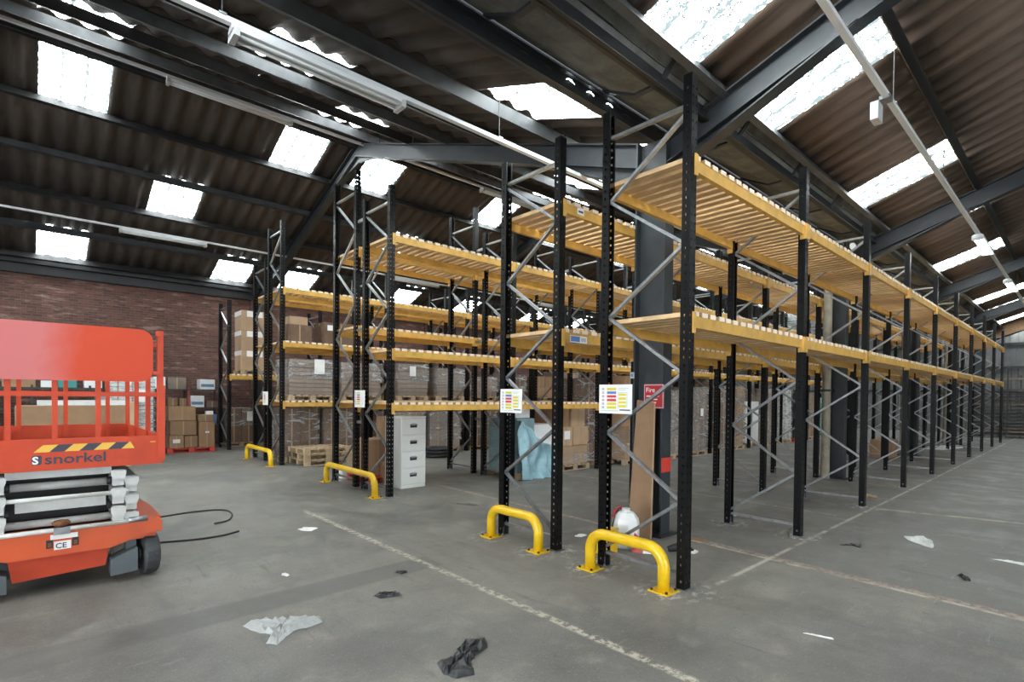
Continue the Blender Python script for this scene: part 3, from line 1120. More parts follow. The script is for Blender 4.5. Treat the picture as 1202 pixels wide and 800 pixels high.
def guard(x0, y0, x1, y1, H, label):
    t = thing('rack_end_guard', ((x0 + x1) / 2, (y0 + y1) / 2, 0), label, 'guard', 'yellow rack end guards')
    a, b_ = Vector((x0, y0, 0)), Vector((x1, y1, 0))
    d = (b_ - a).normalized()
    r = 0.054
    R = 0.17
    pts = [a + Vector((0, 0, 0.012)), a + Vector((0, 0, H - r - R))]
    for i in range(1, 9):
        th = PI / 2 * i / 8
        pts.append(a + d * (R - R * math.cos(th)) + Vector((0, 0, H - r - R + R * math.sin(th))))
    for i in range(0, 9):
        th = PI / 2 * i / 8
        pts.append(b_ - d * (R - R * math.sin(th)) + Vector((0, 0, H - r - R + R * math.cos(th))))
    pts.append(b_ + Vector((0, 0, 0.012)))
    MB().tube(pts, r, 16).build('hoop', 'guard_yellow', t, True)
    for p in (a, b_):
        f = B(p.x - 0.10, p.x + 0.10, p.y - 0.10, p.y + 0.10, 0, 0.012).build('base_plate', 'guard_yellow', t)
        for sx in (-1, 1):
            for sy in (-1, 1):
                MB().lathe([(0.013, 0.012), (0.013, 0.026), (0.006, 0.03)], 8, p.x + sx * 0.075, p.y + sy * 0.075).build('anchor_bolt', 'steel_black', f)


guard(4.18, 3.38, 4.19, 2.55, 0.43, 'yellow steel hoop guard at the foot of the nearest rack, by the water container')
guard(4.20, 4.96, 4.19, 4.13, 0.42, 'yellow steel hoop guard in front of the second rack row')
guard(4.32, 10.16, 4.27, 8.08, 0.41, 'long yellow hoop guard beside the grey filing cabinet')
guard(4.24, 15.05, 4.22, 13.13, 0.41, 'most distant yellow hoop guard, left of the empty pallets')

# ------------------------------------------------------------------ rack load notices


def notice(x, y0, y1, z0, z1, label, big=True):
    t = thing('load_notice', (x, (y0 + y1) / 2, z0), label, 'sign', 'rack load notices')
    w, h = y1 - y0, z1 - z0
    B(x, x + 0.006, y0, y1, z0, z1).build('sign_board', 'paper_white', t)
    e = 0.0015

    def strip(name, u0, u1, v0, v1, m):
        # u runs left to right as seen from the aisle end
        B(x - e, x, y1 - u1 * w, y1 - u0 * w, z0 + v0 * h, z0 + v1 * h).build(name, m, t)
    cols = ['sign_yellow', 'sign_blue', 'sign_red', 'sign_red', 'sign_yellow', 'sign_yellow']
    for i, c in enumerate(cols):
        v1 = 0.89 - i * 0.128
        strip('notice_bar', 0.25, 0.53, v1 - 0.085, v1, c)
        strip('notice_symbol', 0.09, 0.16, v1 - 0.085, v1, 'sign_grey' if i not in (2, 3) else 'sign_pink')
    if big:
        strip('notice_table', 0.58, 0.86, 0.24, 0.73, 'sign_grey')
        B(x - 2 * e, x - e, y1 - 0.85 * w, y1 - 0.59 * w, z0 + 0.25 * h, z0 + 0.72 * h).build('notice_table_face', 'paper_white', t)
        for i in range(4):
            v1 = 0.69 - i * 0.13
            B(x - 3 * e, x - 2 * e, y1 - 0.83 * w, y1 - 0.61 * w, z0 + (v1 - 0.08) * h, z0 + v1 * h).build('load_bar', 'sign_yellow', t)
        strip('notice_line', 0.6, 0.9, 0.86, 0.875, 'sign_grey')
        strip('notice_line', 0.6, 0.8, 0.81, 0.825, 'sign_grey')
        strip('notice_mark', 0.64, 0.95, 0.11, 0.15, 'ink_dark')
        strip('notice_line', 0.06, 0.6, 0.09, 0.105, 'sign_grey')


notice(4.315, 3.00, 3.40, 1.57, 1.86, 'large white load notice with coloured bars on the nearest rack')
notice(4.33, 4.57, 4.96, 1.53, 1.82, 'white load notice with coloured bars on the second rack row')
notice(4.43, 8.78, 9.18, 1.50, 1.81, 'white load notice tied between the two racks by the filing cabinet', False)
notice(4.41, 13.95, 14.35, 1.44, 1.78, 'small distant white load notice behind the farthest yellow guard', False)
# small bay labels on beams
for (x, y, z, wd_, m1, lab) in ((4.66, YC - 0.027, 3.84, 0.12, 'paper_white', 'small white bay label on the upper beam of the second rack'),
                                (4.56, YC - 0.027, 2.36, 0.30, 'paper_white', 'blue and white bay label on the lower beam of the second rack'),
                                (6.85, YC - 0.027, 3.83, 0.20, 'sign_pink', 'pink label on the upper beam beside the steel column')):
    t = thing('bay_label', (x, y, z), lab, 'label', 'bay labels on rack beams')
    B(x, x + wd_, y - 0.002, y, z, z + 0.08).build('label_card', m1, t)
    if wd_ > 0.25:
        B(x + 0.01, x + 0.17, y - 0.004, y - 0.002, z + 0.01, z + 0.07).build('label_blue', 'sign_blue', t)
        B(x + 0.19, x + 0.28, y - 0.004, y - 0.002, z + 0.015, z + 0.06).build('label_grey', 'sign_grey', t)
    else:
        B(x + 0.02, x + wd_ - 0.02, y - 0.004, y - 0.002, z + 0.025, z + 0.045).build('label_print', 'ink_dark', t)

# ------------------------------------------------------------------ cartons, pallets and wrapped loads


def carton(label, x0, x1, y0, y1, z0, z1, m='cardboard', tape=True, lab=None, name='cardboard_box', group=None, cat='box', parent=None, rot=0.0):
    t = thing(name, ((x0 + x1) / 2, (y0 + y1) / 2, z0), label, cat, group) if parent is None else parent
    c = min(0.012, (x1 - x0) * 0.04)
    MB().cbox(x0, x1, y0, y1, z0, z1 - 0.004, c).build('box_body', m, t)
    ym = (y0 + y1) / 2
    mb = MB().box(x0 + c, x1 - c, y0 + c, ym - 0.004, z1 - 0.004, z1).box(x0 + c, x1 - c, ym + 0.004, y1 - c, z1 - 0.004, z1)
    mb.build('top_flap', m, t)
    if tape:
        h = min(0.08, (z1 - z0) * 0.3)
        MB().box(x0 - 0.001, x1 + 0.001, ym - 0.025, ym + 0.025, z1, z1 + 0.001).box(x0 - 0.001, x0, ym - 0.025, ym + 0.025, z1 - h, z1).build('tape', 'packing_tape', t)
        B((x0 + x1) / 2 - 0.02, (x0 + x1) / 2 + 0.02, y0 - 0.001, y0, z0, z1 - 0.004).build('side_seam', 'packing_tape', t)
    if lab:
        u0, u1, v0, v1 = lab
        W, H = x1 - x0, z1 - z0
        B(x0 + u0 * W, x0 + u1 * W, y0 - 0.003, y0 - 0.001, z0 + v0 * H, z0 + v1 * H).build('paper_label', 'paper_white', t)
    if rot:
        t.rotation_euler = (0, 0, rot)
    return t


def pallet_mb(x0, x1, y0, y1, z):
    mb = MB()
    L, D = x1 - x0, y1 - y0
    for i in range(3):
        yy = y0 + (D - 0.1) * i / 2
        mb.box(x0, x1, yy, yy + 0.1, z, z + 0.02)
        for j in range(3):
            xx = x0 + (L - 0.14) * j / 2
            mb.box(xx, xx + 0.14, yy, yy + 0.1, z + 0.02, z + 0.10)
        mb.box(x0, x1, yy, yy + 0.1, z + 0.10, z + 0.118)
    n = 7
    for i in range(n):
        xx = x0 + (L - 0.11) * i / (n - 1)
        mb.box(xx, xx + 0.11, y0, y1, z + 0.118, z + 0.138)
    return mb


def pallet_thing(label, cx, cy, z, rot=0.0, group=None, L=1.2, D=1.0, m='pallet_wood', sp=0.0):
    t = thing('wooden_pallet', (cx, cy, z), label, 'pallet', group)
    x0, y0 = cx - L / 2, cy - D / 2
    for i in range(3):
        yy = y0 + (D - 0.1) * i / 2
        B(x0, x0 + L, yy, yy + 0.1, z, z + 0.02).build('bottom_board', m, t)
        for j in range(3):
            xx = x0 + (L - 0.14) * j / 2
            B(xx, xx + 0.14, yy, yy + 0.1, z + 0.02, z + 0.10).build('block', m, t)
        B(x0, x0 + L, yy, yy + 0.1, z + 0.10, z + 0.118).build('stringer_board', m, t)
    for i in range(7):
        xx = x0 + (L - 0.11) * i / 6
        B(xx, xx + 0.11, y0, y0 + D, z + 0.118, z + 0.138).build('top_board', m, t)
    t.rotation_euler = (0, 0, rot)
    return t


def wrap_mb(x0, x1, y0, y1, z0, z1, amp=0.018, seed=0):
    r = random.Random(seed)
    nx, nz = 6, 6
    loop = []
    for i in range(nx):
        loop.append((x0 + (x1 - x0) * i / nx, y0))
    for i in range(nx):
        loop.append((x1, y0 + (y1 - y0) * i / nx))
    for i in range(nx):
        loop.append((x1 - (x1 - x0) * i / nx, y1))
    for i in range(nx):
        loop.append((x0, y1 - (y1 - y0) * i / nx))
    cx, cy = (x0 + x1) / 2, (y0 + y1) / 2
    n = len(loop)
    vs = []
    for j in range(nz + 1):
        for (x, y) in loop:
            k = 1 + r.uniform(0.2, 1) * amp / max(0.3, (x1 - x0))
            vs.append((cx + (x - cx) * k, cy + (y - cy) * k, z0 + (z1 - z0) * j / nz + (r.uniform(-1, 1) * amp if j < nz else 0)))
    fs = [(j * n + i, j * n + (i + 1) % n, (j + 1) * n + (i + 1) % n, (j + 1) * n + i) for j in range(nz) for i in range(n)]
    fs.append(tuple(nz * n + i for i in range(n)))
    mb = MB()
    mb.add(vs, fs)
    return mb


def wrapped(label, x0, x1, y0, y1, z, H, m='cardboard_grey', layers=10, style='flat', wrap=(0.35, 1.0), lab=None, group=None, seed=1, pallet='pallet_wood'):
    """a pallet load bound by stretch film: pallet, cardboard layers or cartons, film, paper label"""
    t = thing('wrapped_pallet', ((x0 + x1) / 2, (y0 + y1) / 2, z), label, 'pallet load', group)
    r = random.Random(seed)
    pallet_mb(x0, x1, y0, y1, z).build('wooden_base', pallet, t)
    z0, z1 = z + 0.14, z + H
    if style == 'flat':
        hh = (z1 - z0) / layers
        for i in range(layers):
            a, b_ = r.uniform(0.005, 0.03), r.uniform(0.005, 0.03)
            c, d = r.uniform(0.005, 0.03), r.uniform(0.005, 0.03)
            B(x0 + a, x1 - b_, y0 + c, y1 - d, z0 + i * hh, z0 + (i + 1) * hh - 0.008).build('cardboard_bundle', m, t)
    else:
        nx, ny, nz = style
        for i in range(nx):
            for j in range(ny):
                for k in range(nz):
                    e = 0.006
                    xa, xb = x0 + 0.02 + (x1 - x0 - 0.04) * i / nx, x0 + 0.02 + (x1 - x0 - 0.04) * (i + 1) / nx
                    ya, yb = y0 + 0.02 + (y1 - y0 - 0.04) * j / ny, y0 + 0.02 + (y1 - y0 - 0.04) * (j + 1) / ny
                    za, zb = z0 + (z1 - z0) * k / nz, z0 + (z1 - z0) * (k + 1) / nz
                    q = r.uniform(0, 0.012)
                    bo = MB().cbox(xa + e, xb - e, ya + e - q, yb - e - q, za, zb - 0.004, 0.008).build('carton', m, t)
                    if j == 0:
                        B((xa + xb) / 2 - 0.02, (xa + xb) / 2 + 0.02, ya + e - q - 0.001, ya + e - q, za, zb - 0.01).build('tape', 'packing_tape', bo)
    if wrap:
        wrap_mb(x0 - 0.005, x1 + 0.005, y0 - 0.012, y1 + 0.005, z0 + (z1 - z0) * wrap[0], z0 + (z1 - z0) * wrap[1] + 0.01, 0.02, seed).build('stretch_film', 'stretch_wrap', t)
    if lab:
        u, v, s = lab
        xx, zz = x0 + (x1 - x0) * u, z0 + (z1 - z0) * v
        B(xx - s / 2, xx + s / 2, y0 - 0.042, y0 - 0.038, zz, zz + s * 1.4).build('paper_label', 'paper_white', t)
    return t


# --- third aisle rack (row I): wrapped flat cardboard on the first level
Z1, Z2, Z3 = 1.42 + BEAM_H + 0.042, 2.87 + BEAM_H + 0.042, 4.17 + BEAM_H + 0.042
wrapped('wrapped stack of flat cardboard with white paper label, above the empty pallets', 4.62, 5.82, 13.1, 14.0, Z1, 1.02, 'cardboard_grey', 9, 'flat', (0.42, 1.0), (0.62, 0.60, 0.26), 'wrapped flat cardboard in the third aisle rack', 21)
wrapped('wrapped stack of flat cardboard beside the labelled stack, seen between the black uprights', 5.95, 7.10, 13.1, 14.0, Z1, 1.00, 'cardboard_grey', 9, 'flat', (0.42, 1.0), None, 'wrapped flat cardboard in the third aisle rack', 22)
wrapped('wrapped cardboard stack with white label and pale bare base, above the filing cabinet', 7.62, 8.62, 13.1, 14.0, Z1, 1.05, 'cardboard_grey', 8, 'flat', (0.42, 1.0), (0.45, 0.62, 0.20), 'wrapped flat cardboard in the third aisle rack', 23)
wrapped('silvery wrapped cardboard stack to the right of the filing cabinet', 8.95, 9.95, 13.1, 14.0, Z1, 0.98, 'cardboard_grey', 10, 'flat', (0.3, 1.0), None, 'wrapped flat cardboard in the third aisle rack', 24)
# level two cartons
carton('pale flat carton topmost on the second shelf of the third aisle rack', 4.66, 5.12, 13.2, 13.9, Z2 + 0.42, Z2 + 0.62, 'cardboard_pale')
carton('dark brown carton under the pale flat carton on the second shelf', 4.62, 5.22, 13.2, 13.9, Z2, Z2 + 0.42, 'cardboard_dark')
carton('brown carton with two white labels on the second shelf', 5.55, 6.42, 13.2, 13.9, Z2, Z2 + 0.56, 'cardboard_dark', lab=(0.08, 0.26, 0.62, 0.86))
# floor loads below
wrapped('brown wrapped pallet on the floor behind the empty pallets', 4.66, 5.60, 13.65, 14.4, 0, 1.36, 'cardboard_dark', 6, (2, 1, 3), (0.0, 1.0), None, 'brown floor pallets in the third aisle rack', 31)
wrapped('second brown wrapped pallet on the floor behind the empty pallets', 5.72, 6.6, 13.65, 14.4, 0, 1.36, 'cardboard_dark', 6, (2, 1, 3), (0.0, 1.0), None, 'brown floor pallets in the third aisle rack', 32)
gp_ = 'empty pallets stacked on the floor'
pallet_thing('empty wooden pallet at the bottom of the stack on the floor', 5.42, 13.10, 0.0, 0.02, gp_)
pallet_thing('empty wooden pallet in the middle of the stack on the floor', 5.46, 13.11, 0.14, -0.03, gp_)
pallet_thing('empty wooden pallet on top of the stack on the floor', 5.40, 13.09, 0.28, 0.03, gp_)

# --- against the brick wall
g7 = 'tall cartons on the wall rack'
ZW = 2.17 + BEAM_H + 0.042
pallet_thing('wooden pallet under the tall cartons on the wall rack', 5.35, 18.1, ZW, 0.0, None, 1.1, 0.9)
for i, nm in enumerate(('bottom', 'middle', 'top')):
    zz = ZW + 0.14 + i * 0.62
    t = carton('%s carton of the tall pale stack with white tape on the wall rack' % nm, 4.82, 5.75, 17.75, 18.45, zz, zz + 0.615, 'cardboard_pale', False, None, group=g7)
    B(4.818, 4.82, 17.75, 18.45, zz + 0.46, zz + 0.60).build('white_tape', 'paper_white', t)
    B(4.98, 5.45, 17.748, 17.75, zz + 0.42, zz + 0.60).build('white_tape', 'paper_white', t)

# box stack on red pallet
rp = pallet_thing('red painted pallet under the carton stack by the wall shelves', 3.45, 18.0, 0.0, 0.0, None, 1.2, 0.9, 'red_paint')
gb = 'cartons stacked on the red pallet'
carton('small carton with white label at the lower left of the red pallet stack', 2.90, 3.26, 17.6, 18.1, 0.14, 0.50, 'cardboard', True, (0.25, 0.75, 0.4, 0.7), group=gb)
carton('carton low in the centre of the red pallet stack', 3.28, 3.62, 17.62, 18.1, 0.14, 0.48, 'cardboard', group=gb)
carton('broad carton in the middle tier of the red pallet stack', 2.92, 3.58, 17.6, 18.2, 0.51, 0.92, 'cardboard', group=gb)
carton('broad carton on top of the red pallet stack', 2.88, 3.56, 17.6, 18.2, 0.93, 1.33, 'cardboard', group=gb)
carton('upright carton with yellow sticker at the right of the red pallet stack', 3.64, 4.06, 17.6, 18.2, 0.14, 0.88, 'cardboard', True, (0.4, 0.65, 0.55, 0.62), group=gb)
carton('shallow carton lying on the upright carton of the red pallet stack', 3.62, 4.02, 17.62, 18.2, 0.89, 1.08, 'cardboard', group=gb)
carton('small white carton on top of the shallow carton', 3.86, 4.04, 17.7, 17.9, 1.085, 1.19, 'plastic_white', False, group=gb)

# wrapped cage near the wall
wrapped('dark pallet load under clear film with a white label, by the wall rack posts', 4.62, 5.55, 18.65, 19.55, 0, 1.25, 'cardboard_dark', 4, (2, 1, 2), (0.45, 1.0), (0.78, 0.62, 0.22), None, 41)

# wall shelving
sh = thing('steel_shelving', (1.6, 19.2, 0), 'dark steel shelving along the brick wall behind the lift', 'shelving')
for z in (0.25, 0.72, 1.28, 1.84):
    B(-3.0, 4.5, 18.85, 19.5, z - 0.04, z).build('shelf', 'shelf_dark', sh)
for x in (-3.0, -1.5, 0.0, 1.2, 2.4, 3.60, 4.46):
    B(x, x + 0.05, 18.85, 18.9, 0, 1.9).build('upright', 'shelf_red' if x == 3.6 else 'shelf_dark', sh)
    B(x, x + 0.05, 19.45, 19.5, 0, 1.9).build('upright', 'shelf_dark', sh)
gs = 'small boxes on the wall shelving'
SB = [(3.08, 3.56, 1.84, 2.20, 'cardboard_grey', 'plain brown carton on the top wall shelf'),
      (3.94, 4.36, 1.84, 2.16, 'plastic_white', 'white and blue carton on the top wall shelf near the rack posts'),
      (2.70, 3.02, 1.84, 2.20, 'plastic_white', 'white carton on the top wall shelf beside the lift platform'),
      (3.08, 3.34, 1.28, 1.56, 'cardboard', 'small brown carton on the second wall shelf'),
      (3.38, 3.58, 1.28, 1.55, 'cardboard', 'narrow brown carton on the second wall shelf by the red upright'),
      (3.68, 4.06, 1.28, 1.64, 'plastic_white', 'blue and white carton right of the red upright on the second shelf'),
      (4.12, 4.45, 1.28, 1.47, 'cardboard_dark', 'low dark carton at the right end of the second shelf'),
      (4.10, 4.42, 0.72, 1.05, 'box_blue', 'blue carton at the right end of the third shelf'),
      (-0.55, 0.1, 1.84, 2.2, 'cardboard', 'brown carton on the top shelf seen between the lift rails'),
      (0.55, 0.95, 1.84, 2.15, 'box_green', 'teal carton on the top shelf seen between the lift rails'),
      (0.2, 0.5, 1.84, 2.02, 'plastic_white', 'low white carton on the top shelf left of the teal carton'),
      (1.1, 1.5, 1.84, 2.12, 'cabinet_grey', 'pale grey carton on the top shelf right of the teal carton'),
      (1.55, 2.2, 1.84, 2.22, 'cardboard_dark', 'dark brown carton on the top shelf behind the lift'),
      (1.35, 1.75, 1.28, 1.62, 'sign_grey', 'grey carton on the second shelf behind the lift'),
      (1.45, 2.0, 0.72, 0.98, 'plastic_white', 'crumpled white carton on the third shelf behind the lift')]
for (x0, x1, z0, z1, m, lb) in SB:
    t = carton(lb, x0, x1, 18.9, 19.35, z0, z1, m, m.startswith('card'), group=gs)
    if m == 'plastic_white' and x0 > 3.6:
        B(x0 + 0.03, x1 - 0.03, 18.895, 18.899, z0 + 0.08, z0 + 0.17).build('blue_print', 'box_blue', t)

# big carton and wrapped white load beyond the lift
pallet_thing('wooden pallet under the huge carton behind the lift', 0.80, 15.65, 0.0, 0.0, None, 1.9, 1.0)
bc = carton('huge brown carton with hand holes standing behind the red lift', -0.25, 1.84, 15.2, 16.1, 0.14, 1.415, 'cardboard', False)
for xx in (0.07, 0.22, 0.82):
    B(xx, xx + 0.07, 15.197, 15.2, 0.80, 0.86).build('hand_hole', 'shadow_black', bc)
B(0.1, 1.74, 15.4, 15.9, 1.42, 1.53).build('foam_top', 'plastic_offwhite', bc)
B(1.72, 1.86, 15.19, 16.12, 0.14, 1.50).build('foam_edge', 'cardboard_pale', bc)
wl2 = wrapped('pale film-wrapped load with a blue label and dark straps behind the lift', 1.50, 2.47, 17.0, 17.9, 0, 2.10, 'plastic_offwhite', 6, (3, 2, 6), (0.0, 1.0), (0.72, 0.68, 0.24), None, 44)
for i in range(9):
    zz = 0.9 + i * 0.12
    B(1.48, 2.49, 16.965, 16.969, zz, zz + 0.012).build('strap', 'lift_grey', wl2)

# --- below the back-to-back racks by the filing cabinet
gu = 'cartons under the rack beside the filing cabinet'
pallet_thing('red pallet under the cartons beside the filing cabinet', 5.35, 9.75, 0.0, 0.0, None, 1.2, 0.8, 'red_paint')
carton('tall brown carton left of the black uprights beside the filing cabinet', 4.85, 5.32, 9.5, 10.1, 0.14, 0.84, 'cardboard', group=gu)
carton('tall brown carton right behind the filing cabinet', 5.36, 5.95, 9.5, 10.1, 0.14, 1.28, 'cardboard', group=gu)
carton('low carton with yellow sticker at the foot of the cartons', 5.10, 5.42, 9.16, 9.44, 0.0, 0.42, 'cardboard', True, (0.2, 0.5, 0.35, 0.55), group=gu)
carton('low carton with white sticker next to the filing cabinet side', 5.44, 5.78, 9.16, 9.44, 0.0, 0.40, 'cardboard', True, (0.4, 0.85, 0.1, 0.45), group=gu)
carton('white carton leaning low beside the empty pallets', 4.72, 4.98, 10.3, 10.6, 0, 0.2, 'plastic_white', False, group=gu)

# filing cabinet
fc = thing('filing_cabinet', (5.28, 8.82, 0), 'pale grey steel four-drawer filing cabinet under the rack', 'cabinet')
x0, x1, y0, y1 = 5.03, 5.56, 8.52, 9.12
MB().cbox(x0, x1, y0 + 0.02, y1, 0.0, 1.32, 0.006).build('body', 'cabinet_side', fc)
B(x0 - 0.004, x1 + 0.004, y0, y1, 1.30, 1.335).build('top_panel', 'cabinet_grey', fc)
B(x0 + 0.005, x1 - 0.005, y0 + 0.004, y0 + 0.02, 0.0, 0.06).build('plinth', 'cabinet_grey', fc)
for i in range(4):
    z = 0.075 + i * 0.305
    d = MB().cbox(x0 + 0.004, x1 - 0.004, y0 - 0.004, y0 + 0.02, z, z + 0.297, 0.004).build('drawer', 'cabinet_grey', fc)
    B(5.215, 5.36, y0 - 0.007, y0 - 0.004, z + 0.135, z + 0.20).build('handle_recess', 'handle_black', d)
    B(5.205, 5.37, y0 - 0.014, y0 - 0.007, z + 0.172, z + 0.184).build('handle_grip', 'galvanised', d)
    B(5.235, 5.34, y0 - 0.009, y0 - 0.0065, z + 0.19, z + 0.215).build('label_holder', 'sign_grey', d)

# blue sheeted load
bl = thing('sheeted_load', (8.0, 8.4, 0), 'pallet of teal boards draped with crumpled pale blue plastic sheet', 'pallet load')
pallet_mb(7.42, 8.62, 7.95, 8.95, 0).build('wooden_base', 'pallet_wood', bl)
for i in range(5):
    B(7.45, 7.95, 8.0, 8.9, 0.14 + i * 0.225, 0.14 + i * 0.225 + 0.22).build('teal_carton', 'teal_board', bl)
B(7.46, 7.80, 7.995, 8.0, 0.50, 0.52).build('print_line', 'ink_dark', bl)
B(7.50, 7.68, 7.995, 8.0, 0.86, 0.94).build('print_mark', 'ink_dark', bl)


def sheet_drape():
    r = random.Random(5)
    nx, nz = 34, 22
    vs, fs = [], []
    for j in range(nz + 1):
        v = j / nz
        for i in range(nx + 1):
            u = i / nx
            x = 7.40 + u * 1.22
            ztop = 1.22 - 0.70 * u ** 0.9 + 0.05 * math.sin(u * 9)
            z = 0.01 + (ztop - 0.01) * v
            fold = 0.045 * math.sin(u * 27 + 3 * v + 1.4 * math.sin(v * 7)) + 0.03 * math.sin(u * 9 - v * 6) + r.uniform(-0.012, 0.012)
            y = 7.86 - 0.10 * (1 - v) ** 2 + fold
            vs.append((x + 0.03 * math.sin(v * 8 + u * 5), y, z))
    for j in range(nz):
        for i in range(nx):
            a = j * (nx + 1) + i
            fs.append((a, a + 1, a + nx + 2, a + nx + 1))
    # fold back over the top
    base = nz * (nx + 1)
    n0 = len(vs)
    for i in range(nx + 1):
        x, y, z = vs[base + i]
        vs.append((x, y + 0.55, z + 0.03 + r.uniform(-0.02, 0.02)))
    for i in range(nx):
        fs.append((base + i, base + i + 1, n0 + i + 1, n0 + i))
    mb = MB()
    mb.add(vs, fs)
    return mb


dr = sheet_drape().build('plastic_sheet', 'blue_sheet', bl, True)
carton('white carton standing on the blue sheeted load', 7.50, 7.90, 8.08, 8.5, 1.275, 1.45, 'plastic_white', False, group='white cartons by the blue sheet')
carton('large white carton behind the blue sheet, next to the brown cartons', 8.00, 8.66, 8.05, 8.9, 0.14, 1.12, 'plastic_white', False, (0.1, 0.4, 0.5, 0.7), group='white cartons by the blue sheet')

# carton pallet
pallet_thing('wooden pallet carrying the neat brown cartons next to the blue sheet', 9.52, 8.66, 0.0, 0.0, None, 1.05, 0.95)
gc = 'brown cartons stacked right of the blue sheet'
wb_ = carton('film-wrapped bottom carton of the stack right of the blue sheet', 9.02, 10.0, 8.22, 9.1, 0.14, 0.58, 'cardboard_pale', False, group=gc)
wrap_mb(9.0, 10.02, 8.19, 9.12, 0.14, 0.40, 0.02, 8).build('stretch_film', 'stretch_wrap', wb_)
carton('left middle carton with white label right of the blue sheet', 8.98, 9.42, 8.2, 8.9, 0.585, 1.02, 'cardboard_pale', True, (0.35, 0.8, 0.35, 0.8), group=gc)
carton('right middle carton of the stack right of the blue sheet', 9.44, 10.0, 8.2, 8.9, 0.585, 1.02, 'cardboard_pale', True, group=gc)
carton('left top carton of the stack right of the blue sheet', 8.9, 9.36, 8.25, 8.95, 1.025, 1.46, 'cardboard', True, group=gc)
carton('right top carton of the stack right of the blue sheet', 9.40, 9.90, 8.22, 8.9, 1.025, 1.49, 'cardboard_pale', True, group=gc)

# floor loads further along the second aisle
gf = 'floor pallet loads along the second aisle'
wrapped('tall dark film-wrapped load just right of the neat brown cartons', 10.25, 11.05, 8.55, 9.4, 0, 2.2, 'cardboard_dark', 8, (2, 2, 4), (0, 1), None, gf, 51)
wrapped('brown carton load on a pallet seen left of the steel column', 11.15, 12.05, 7.95, 8.9, 0, 2.28, 'cardboard', 8, (2, 2, 5), (0, 0.35), None, gf, 52)
wrapped('pale wrapped load just right of the steel column', 12.95, 14.0, 7.9, 8.85, 0, 1.95, 'cardboard_grey', 8, (2, 2, 4), (0, 1), None, gf, 53)
wrapped('wrapped load with torn shiny film beyond the nearest front upright', 14.2, 15.35, 7.9, 8.85, 0, 2.05, 'cardboard_grey', 8, (3, 2, 5), (0, 1), (0.62, 0.55, 0.16), gf, 54)
wrapped('dark tall wrapped load between two pale loads in the second aisle', 15.95, 16.9, 8.0, 8.9, 0, 2.1, 'cardboard_dark', 8, (2, 2, 4), (0, 1), None, gf, 55)
wrapped('brown wrapped load beside the white door panel', 17.1, 18.15, 8.0, 8.9, 0, 2.15, 'cardboard', 8, (2, 2, 4), (0, 1), None, gf, 56)
fd = thing('upright_appliance', (19.2, 8.35, 0), 'white upright appliance panel on a pallet in the second aisle', 'appliance')
pallet_mb(18.57, 19.87, 8.2, 8.9, 0).build('wooden_base', 'pallet_wood', fd)
MB().cbox(18.62, 19.82, 8.22, 8.85, 0.14, 1.62, 0.03).build('panel_body', 'plastic_white', fd)
B(18.66, 19.2, 8.205, 8.22, 0.2, 1.56).build('door_leaf', 'plastic_white', fd)
B(19.14, 19.17, 8.17, 8.205, 0.9, 1.2).build('door_grip', 'sign_grey', fd)
wrapped('pale wrapped carton load right of the white panel', 20.05, 21.15, 8.0, 8.9, 0, 2.1, 'cardboard_grey', 8, (3, 2, 5), (0, 1), None, gf, 57)
wrapped('silvery wrapped load left of the black film load', 21.5, 22.4, 8.0, 8.9, 0, 2.1, 'plastic_offwhite', 8, (2, 2, 5), (0, 1), None, gf, 58)
bk = thing('black_film_load', (23.1, 8.4, 0), 'load draped in loose black film in the second aisle', 'pallet load')
pallet_mb(22.7, 23.6, 8.0, 8.9, 0).build('wooden_base', 'red_paint', bk)
wrap_mb(22.75, 23.5, 8.0, 8.8, 0.14, 1.95, 0.14, 3).build('black_film', 'black_film', bk)
wrapped('brown wrapped load right of the black film load', 24.2, 25.2, 8.0, 8.9, 0, 2.0, 'cardboard', 8, (2, 2, 4), (0, 1), None, gf, 59)
wrapped('teal and white load far along the second aisle', 25.6, 26.5, 8.0, 8.9, 0, 1.8, 'box_green', 8, (2, 2, 3), (0, 1), None, gf, 60)

# stores in the rear racks, seen through the gaps
ordn = ['first', 'second', 'third', 'fourth', 'fifth', 'sixth', 'seventh', 'eighth', 'ninth']
rr = random.Random(3)
for k in range(1, 8):
    xb = 4.48 + BAY * k
    for lv, z in enumerate((0.0, Z1, Z2)):
        if (k == 1 and lv == 1) or (lv == 2 and k not in (5, 7)):
            continue
        for s in range(2):
            if rr.random() < 0.12 and lv > 0:
                continue
            xa = xb + 0.14 + s * 1.3
            hgt = [1.25, rr.uniform(0.75, 1.1), rr.uniform(0.55, 0.95)][lv]
            m = rr.choice(['cardboard', 'cardboard_dark', 'cardboard_grey', 'cardboard_dark', 'cardboard'])
            lab = 'brown load in %s bay of third aisle rack, %s, %s side' % (ordn[k], ('floor', 'low shelf', 'mid shelf')[lv], ('near', 'far')[s])
            wrapped(lab, xa, xa + 1.12, 13.12, 14.0, z, hgt, m, 6, (2, 1, rr.choice([2, 3])), (0.2, 1.0) if rr.random() < 0.8 else None, None, 'pallet loads in the third aisle rack', 100 + k * 7 + lv * 3 + s)
# coil of black hose on the floor behind the cabinet
hc = thing('hose_coil', (8.5, 12.4, 0), 'coil of black hose lying on the floor right of the filing cabinet', 'hose')
for i, (R_, z) in enumerate(((0.38, 0.05), (0.36, 0.14), (0.33, 0.23), (0.28, 0.06))):
    pts = [(8.5 + R_ * math.cos(a * PI / 12), 12.4 + R_ * math.sin(a * PI / 12), z) for a in range(25)]
    MB().tube(pts, 0.045, 8).build('hose_loop', 'rubber_black', hc, True)

